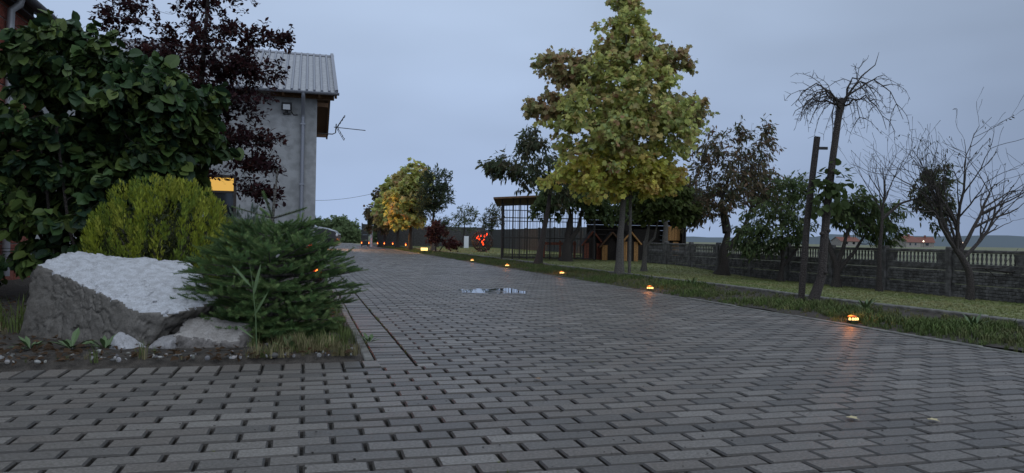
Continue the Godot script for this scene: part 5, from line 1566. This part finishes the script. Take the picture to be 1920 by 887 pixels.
func far_things() -> void:
	# gate leaf, white post, white board
	var g := thing("gate_leaf", "dark open gate leaf standing at the far end of the drive", "gate", Vector3(-9.55, 0, -47.5), TH + 1.2)
	for k in 4:
		var mb := MB.new()
		mb.bevel(Vector3(0.02, 0.06 + k * 0.35, -0.02), Vector3(1.3, 0.39 + k * 0.35, 0.02), 0.01)
		obj("panel", mb.mesh(), M.fence_dark, g)
	var fr := MB.new()
	fr.box(-0.03, 0, -0.03, 0.02, 1.5, 0.03); fr.box(1.3, 0, -0.03, 1.35, 1.5, 0.03)
	obj("frame", fr.mesh(), M.black_metal, g)
	var wp := thing("gate_post", "slim white gate post at the far end of the drive", "post", Vector3(-8.75, 0, -46.5))
	var pm := MB.new()
	pm.bevel(Vector3(-0.06, -0.1, -0.06), Vector3(0.06, 1.45, 0.06), 0.01)
	obj("shaft", pm.mesh(), M.white_paint, wp)
	var cp := MB.new()
	cp.lathe([Vector2(0.1, 1.45), Vector2(0.1, 1.48), Vector2(0, 1.56)], 4, Transform3D(Basis(Vector3.UP, PI / 4), Vector3.ZERO))
	obj("cap", cp.mesh(), M.white_paint, wp)
	var wb := thing("white_board", "upright white board standing before the far fence", "board", on_ground(-2.6, 42.6))
	var bm := MB.new()
	bm.bevel(Vector3(-0.13, 0.0, -0.02), Vector3(0.13, 0.68, 0.02), 0.006)
	obj("panel", bm.mesh(), M.white_paint, wb)
	var bs := MB.new()
	bs.box(-0.02, 0, -0.06, 0.02, 0.6, -0.021)
	obj("leg", bs.mesh(), M.dark_wood, wb)
	panel_fence("dark panel fence closing the garden behind the far trees", P(48.0, 4.5, 0.0), P(48.0, 11.4, 0.0), 1.35, 2.3)
	panel_fence("dark panel fence running along the garden behind the dog run", P(48.0, 11.4, 0.0), P(24.0, 11.4, 0.0), 1.2, 2.4)
	# fire ball
	var fb := thing("fire_ball", "openwork metal ball with glowing flames inside on the lawn", "fire ball", on_ground(-1.28, 32.4))
	var cm := Vector3(0, 0.47, 0)
	var rm := MB.new()
	for i in 150:
		var d := rdir()
		var a := d.cross(Vector3(0.2, 0.9, 0.3)).normalized()
		var b := d.cross(a)
		var rr := rf(0.05, 0.075)
		var pts := []
		var rd := []
		for k in 8:
			var an := TAU * k / 8.5
			pts.append(cm + (d * 0.455 + (a * cos(an) + b * sin(an) * 1.2) * rr).normalized() * 0.46)
			rd.append(0.013)
		rm.tube(pts, rd, 4)
	obj("lattice", rm.mesh(), M.iron, fb)
	var ft := MB.new()
	ft.lathe([Vector2(0.2, 0), Vector2(0.22, 0.02), Vector2(0.2, 0.05), Vector2(0.16, 0.06)], 12)
	obj("foot_ring", ft.mesh(), M.iron, fb)
	for q in [[-0.18, 0.68], [-0.05, 0.66], [0.1, 0.68], [-0.12, 0.55], [0.08, 0.52], [0.0, 0.42], [0.05, 0.33], [0.2, 0.74], [-0.22, 0.6]]:
		var fm := MB.new()
		fm.lathe([Vector2(0.012, -0.05), Vector2(0.034, -0.02), Vector2(0.026, 0.03), Vector2(0, 0.075)], 7, Transform3D(Basis(), Vector3(q[0], q[1], 0.30)))
		obj("flame", fm.mesh(), M.flame_hot, fb)
	omni(fb, Vector3(0, 0.5, 0.2), Color(1.0, 0.35, 0.12), 0.08)
	# distant houses and street lamp
	for q in [[158.0, 300.0, 9.0, 4.6, 0.5, "distant house with reddish tiled roof beyond the fence"], [170.0, 310.0, 8.0, 4.3, -0.3, "distant red-roofed house beside the first one"], [143.0, 320.0, 9.0, 3.9, 0.2, "distant pale house partly hidden by the small fruit tree"]]:
		var h := thing("distant_house", q[5], "house", Vector3(q[0], -0.1, -q[1]), q[4], "houses far beyond the fence")
		var w: float = q[2]; var top: float = q[3]
		var wl := MB.new()
		wl.box(-w / 2, 0, -3.5, w / 2, 2.2, 3.5)
		for s: float in [-1.0, 1.0]: wl.tri(Vector3(s * w / 2, 2.2, 3.5 * s), Vector3(s * w / 2, 2.2, -3.5 * s), Vector3(s * w / 2, top - 0.1, 0))
		obj("wall", wl.mesh(), M.far_wall, h)
		var rfm := MB.new()
		for s: float in [-1.0, 1.0]:
			var a := Vector3(-w / 2 - 0.4, 2.0, s * 3.9); var b := Vector3(w / 2 + 0.4, 2.0, s * 3.9)
			var c := Vector3(w / 2 + 0.4, top, 0); var d := Vector3(-w / 2 - 0.4, top, 0)
			if s > 0: rfm.quad(a, b, c, d)
			else: rfm.quad(b, a, d, c)
		var rr := obj("roof", rfm.mesh(), M.far_roof, h)
		var ch := MB.new()
		ch.box(0.8, top - 0.8, 0.4, 1.5, top + 0.7, 1.0)
		obj("chimney", ch.mesh(), M.far_roof, rr)
		for k in 2:
			var wm := MB.new()
			wm.box(-2.5 + 3.4 * k, 0.8, 3.5, -1.4 + 3.4 * k, 1.8, 3.54)
			obj("window", wm.mesh(), M.car_glass, h)
	for q in [[166.5, 302.0, 2.5, "bright street lamp shining beside the distant red roofs"], [181.0, 300.0, 2.2, "faint street lamp farther right over the fields"]]:
		var sl := thing("street_lamp", q[3], "street lamp", Vector3(q[0], -0.1, -q[1]), 0.0, "street lamps over the fields")
		var po := MB.new()
		po.tube([Vector3.ZERO, Vector3(0, q[2], 0)], [0.07, 0.05], 6)
		obj("pole", po.mesh(), M.iron, sl)
		var gl := MB.new()
		gl.lathe([Vector2(0, -0.28), Vector2(0.2, -0.2), Vector2(0.26, 0), Vector2(0.2, 0.2), Vector2(0, 0.28)], 8, Transform3D(Basis(), Vector3(0, q[2], 0)))
		obj("lamp_head", gl.mesh(), M.street_lamp_glow, sl)
	# overhead wire
	var wi := MB.new()
	var pts := []
	var rd := []
	for k in 15:
		var f := k / 14.0
		pts.append(Vector3(-17.5, 3.55, -62).lerp(Vector3(-9.0, 5.6, -66), f) + Vector3.DOWN * 1.1 * 4 * f * (1 - f) * 0.5)
		rd.append(0.014)
	wi.tube(pts, rd, 4)
	var wo := obj(numbered("overhead_wire"), wi.mesh(), M.iron, self)
	wo.set_meta("label", "thin overhead wire sagging across the sky beside grey house"); wo.set_meta("category", "wire")

func lamps() -> void:
	ground_lamp(P(5.37, 4.52, 0.02), "amber ground lamp right of the weeping tree at drive edge", 0.05, 0.05)
	ground_lamp(P(9.22, 4.5, 0.02), "amber ground lamp between tall maple and weeping tree", 0.0, 0.05)
	ground_lamp(P(13.39, 4.7, 0.02), "dim amber ground lamp in the grass before the forked tree", 0.2, 0.05)
	ground_lamp(P(16.91, 4.58, 0.02), "amber ground lamp at the drive edge below the dog run corner", 0.0, 0.09)
	ground_lamp(P(20.58, 4.55, 0.02), "amber ground lamp on the drive edge below the fire ball", 0.0, 0.07)
	var i := 0
	var lab := ["red flame lantern on stake under the nearest far maple", "red flame lantern below the middle far maple", "red flame lantern between far maple and gate post", "red flame lantern just right of the white gate post", "red flame lantern in front of the gate leaf's right side", "red flame lantern at the left end of the gate leaf"]
	for q in [[-5.3, 37.3], [-6.75, 42.3], [-7.5, 43.9], [-8.2, 45.6], [-8.85, 46.2], [-9.4, 46.7]]:
		lantern(on_ground(q[0], q[1]), lab[i], 0.16)
		i += 1
	lantern(Vector3(-1.66, 0.02, -6.4), "red flame lantern glowing behind the spruce's right edge", 0.25)
	lantern(Vector3(-2.4, 0.02, -8.9), "red flame lantern farther back behind the spruce", 0.40)
	# yard lamp on a post, hidden behind the grey house: its light crosses the drive beyond the parked car
	var wl := thing("yard_lamp", "yard lamp post behind the grey house lighting the far drive", "lamp", P(37.2, -1.2), TH)
	var wb := MB.new()
	wb.tube([Vector3.ZERO, Vector3(0, 2.6, 0), Vector3(0.08, 2.72, 0), Vector3(0.3, 2.75, 0)], [0.05, 0.035, 0.03, 0.03], 8, true)
	obj("post", wb.mesh(), M.black_metal, wl)
	var wg := MB.new()
	wg.bevel(Vector3(0.2, 2.66, -0.08), Vector3(0.5, 2.72, 0.08), 0.01)
	obj("lamp_glass", wg.mesh(), M.lamp_white, wl)
	var wsp := SpotLight3D.new()
	wsp.name = "lamp_light"
	wl.add_child(wsp)
	wsp.look_at_from_position(P(37.2, -0.85, 2.64), P(36.0, 1.9, 0.0))
	wsp.light_color = Color(1.0, 0.72, 0.40)
	wsp.light_energy = 95.0
	wsp.spot_angle = 50.0
	wsp.spot_angle_attenuation = 0.7
	wsp.spot_range = 30.0
	wsp.light_size = 0.1
	wsp.shadow_enabled = true
	# spot lamp at the shrub
	var s := thing("spot_lamp", "bright garden spot lamp at the foot of the purple shrub", "lamp", on_ground(-3.45, 29.5))
	var b := MB.new()
	b.rod(Vector3(0, -0.05, 0), Vector3(0, 0.12, 0), 0.012)
	obj("stake", b.mesh(), M.black_metal, s)
	var hd := MB.new()
	var tf := Transform3D(Basis(Vector3.UP, -0.15), Vector3(0, 0.18, 0))
	hd.bevel(Vector3(-0.16, -0.07, -0.05), Vector3(0.16, 0.07, 0.02), 0.015, tf)
	obj("housing", hd.mesh(), M.black_metal, s)
	var ln := MB.new()
	ln.bevel(Vector3(-0.14, -0.055, 0.021), Vector3(0.14, 0.055, 0.03), 0.003, tf)
	obj("lamp_lens", ln.mesh(), M.lamp_white, s)
	var l := SpotLight3D.new()
	l.name = "lamp_light"
	s.add_child(l)
	l.position = Vector3(-0.05, 0.22, 0.12)
	l.look_at_from_position(s.position + Vector3(-0.15, 0.30, 0.14), s.position + Vector3(-5.3, -0.05, -7.0))
	l.light_color = Color(1.0, 0.72, 0.36)
	l.light_energy = 5.0
	l.spot_angle = 40.0
	l.spot_angle_attenuation = 1.0
	l.spot_range = 30.0
	l.light_size = 0.06
	l.shadow_enabled = true

# ---------------------------------------------------------------- camera, sky, light
func sky_picture() -> ImageTexture:
	var W := 1024; var H := 512
	var im := Image.create(W, H, false, Image.FORMAT_RGBF)
	var fn := FastNoiseLite.new()
	fn.seed = 19; fn.frequency = 1.1; fn.fractal_octaves = 4
	for y in H:
		var el := (0.5 - (y + 0.5) / H) * PI
		var s := clampf(sin(maxf(el, 0.0)), 0, 1)
		for x in W:
			var az := wrapf((x + 0.5) / W * TAU, -PI, PI)   # column 0 looks along -z
			var d := Vector3(sin(az) * cos(el), sin(el) * 2.2, -cos(az) * cos(el))
			var g := 0.97 + 0.13 * fn.get_noise_3dv(d * Vector3(1.8, 2.6, 1.8)) - 0.46 * exp(-pow((az - 0.88) / 0.50, 2.0)) + 0.05 * cos(az + 0.35)
			var c := Color(0.365, 0.475, 0.700).lerp(Color(0.44, 0.55, 0.735), clampf(s * 3.0, 0, 1)).lerp(Color(0.70, 0.79, 0.92), clampf((s - 0.3) / 0.7, 0, 1))
			im.set_pixel(x, y, Color(c.r * g, c.g * g, c.b * g))
	return ImageTexture.create_from_image(im)

func _ready() -> void:
	rng.seed = 20240
	var cam := Camera3D.new()
	cam.name = "camera"
	add_child(cam)
	cam.position = Vector3(0, 0.68, 0)
	cam.rotation = Vector3(deg_to_rad(0.143), 0, deg_to_rad(1.0))
	cam.fov = 35.16
	cam.far = 6000.0
	cam.near = 0.05
	var at := CameraAttributesPhysical.new()
	at.frustum_focal_length = 24.0
	at.exposure_aperture = 8.0
	at.frustum_focus_distance = 12.0
	var env := Environment.new()
	var pano := PanoramaSkyMaterial.new()
	pano.panorama = sky_picture()
	var sk := Sky.new()
	sk.sky_material = pano
	env.background_mode = Environment.BG_SKY
	env.sky = sk
	env.background_energy_multiplier = 1.0
	env.tonemap_mode = Environment.TONE_MAPPER_LINEAR
	env.tonemap_exposure = 1.0
	env.sdfgi_enabled = true
	env.ssao_enabled = true
	env.ssil_enabled = true
	var we := WorldEnvironment.new()
	we.name = "world_environment"
	we.environment = env
	add_child(we)
	var sun := DirectionalLight3D.new()
	sun.name = "sun"
	add_child(sun)
	sun.rotation_degrees = Vector3(-42, 28, 0)
	sun.light_energy = 0.38
	sun.light_color = Color(0.92, 0.95, 1.0)
	sun.light_angular_distance = 75.0
	sun.shadow_enabled = true
	materials()
	smat("weed", lin(0.07, 0.115, 0.04), 0.6, true).backlight_enabled = true
	M.weed.backlight = Color(0.3, 0.3, 0.3)
	smat("pale_leaf", lin(0.42, 0.36, 0.2), 0.7)
	smat("brown_leaf", lin(0.16, 0.09, 0.04), 0.7)
	glow("flame_hot", Color(1.0, 0.25, 0.08), 3.0)
	M.maple_leaf = maple_leaf_mesh()
	ground()
	driveway()
	print("ground ", Time.get_ticks_msec())
	grey_house()
	brick_house()
	concrete_fence()
	kennel()
	car()
	far_things()
	stones()
	print("built ", Time.get_ticks_msec())
	bed_plants()
	spruce()
	trees()
	print("trees ", Time.get_ticks_msec())
	lawns()
	lamps()
	print("done ", Time.get_ticks_msec())
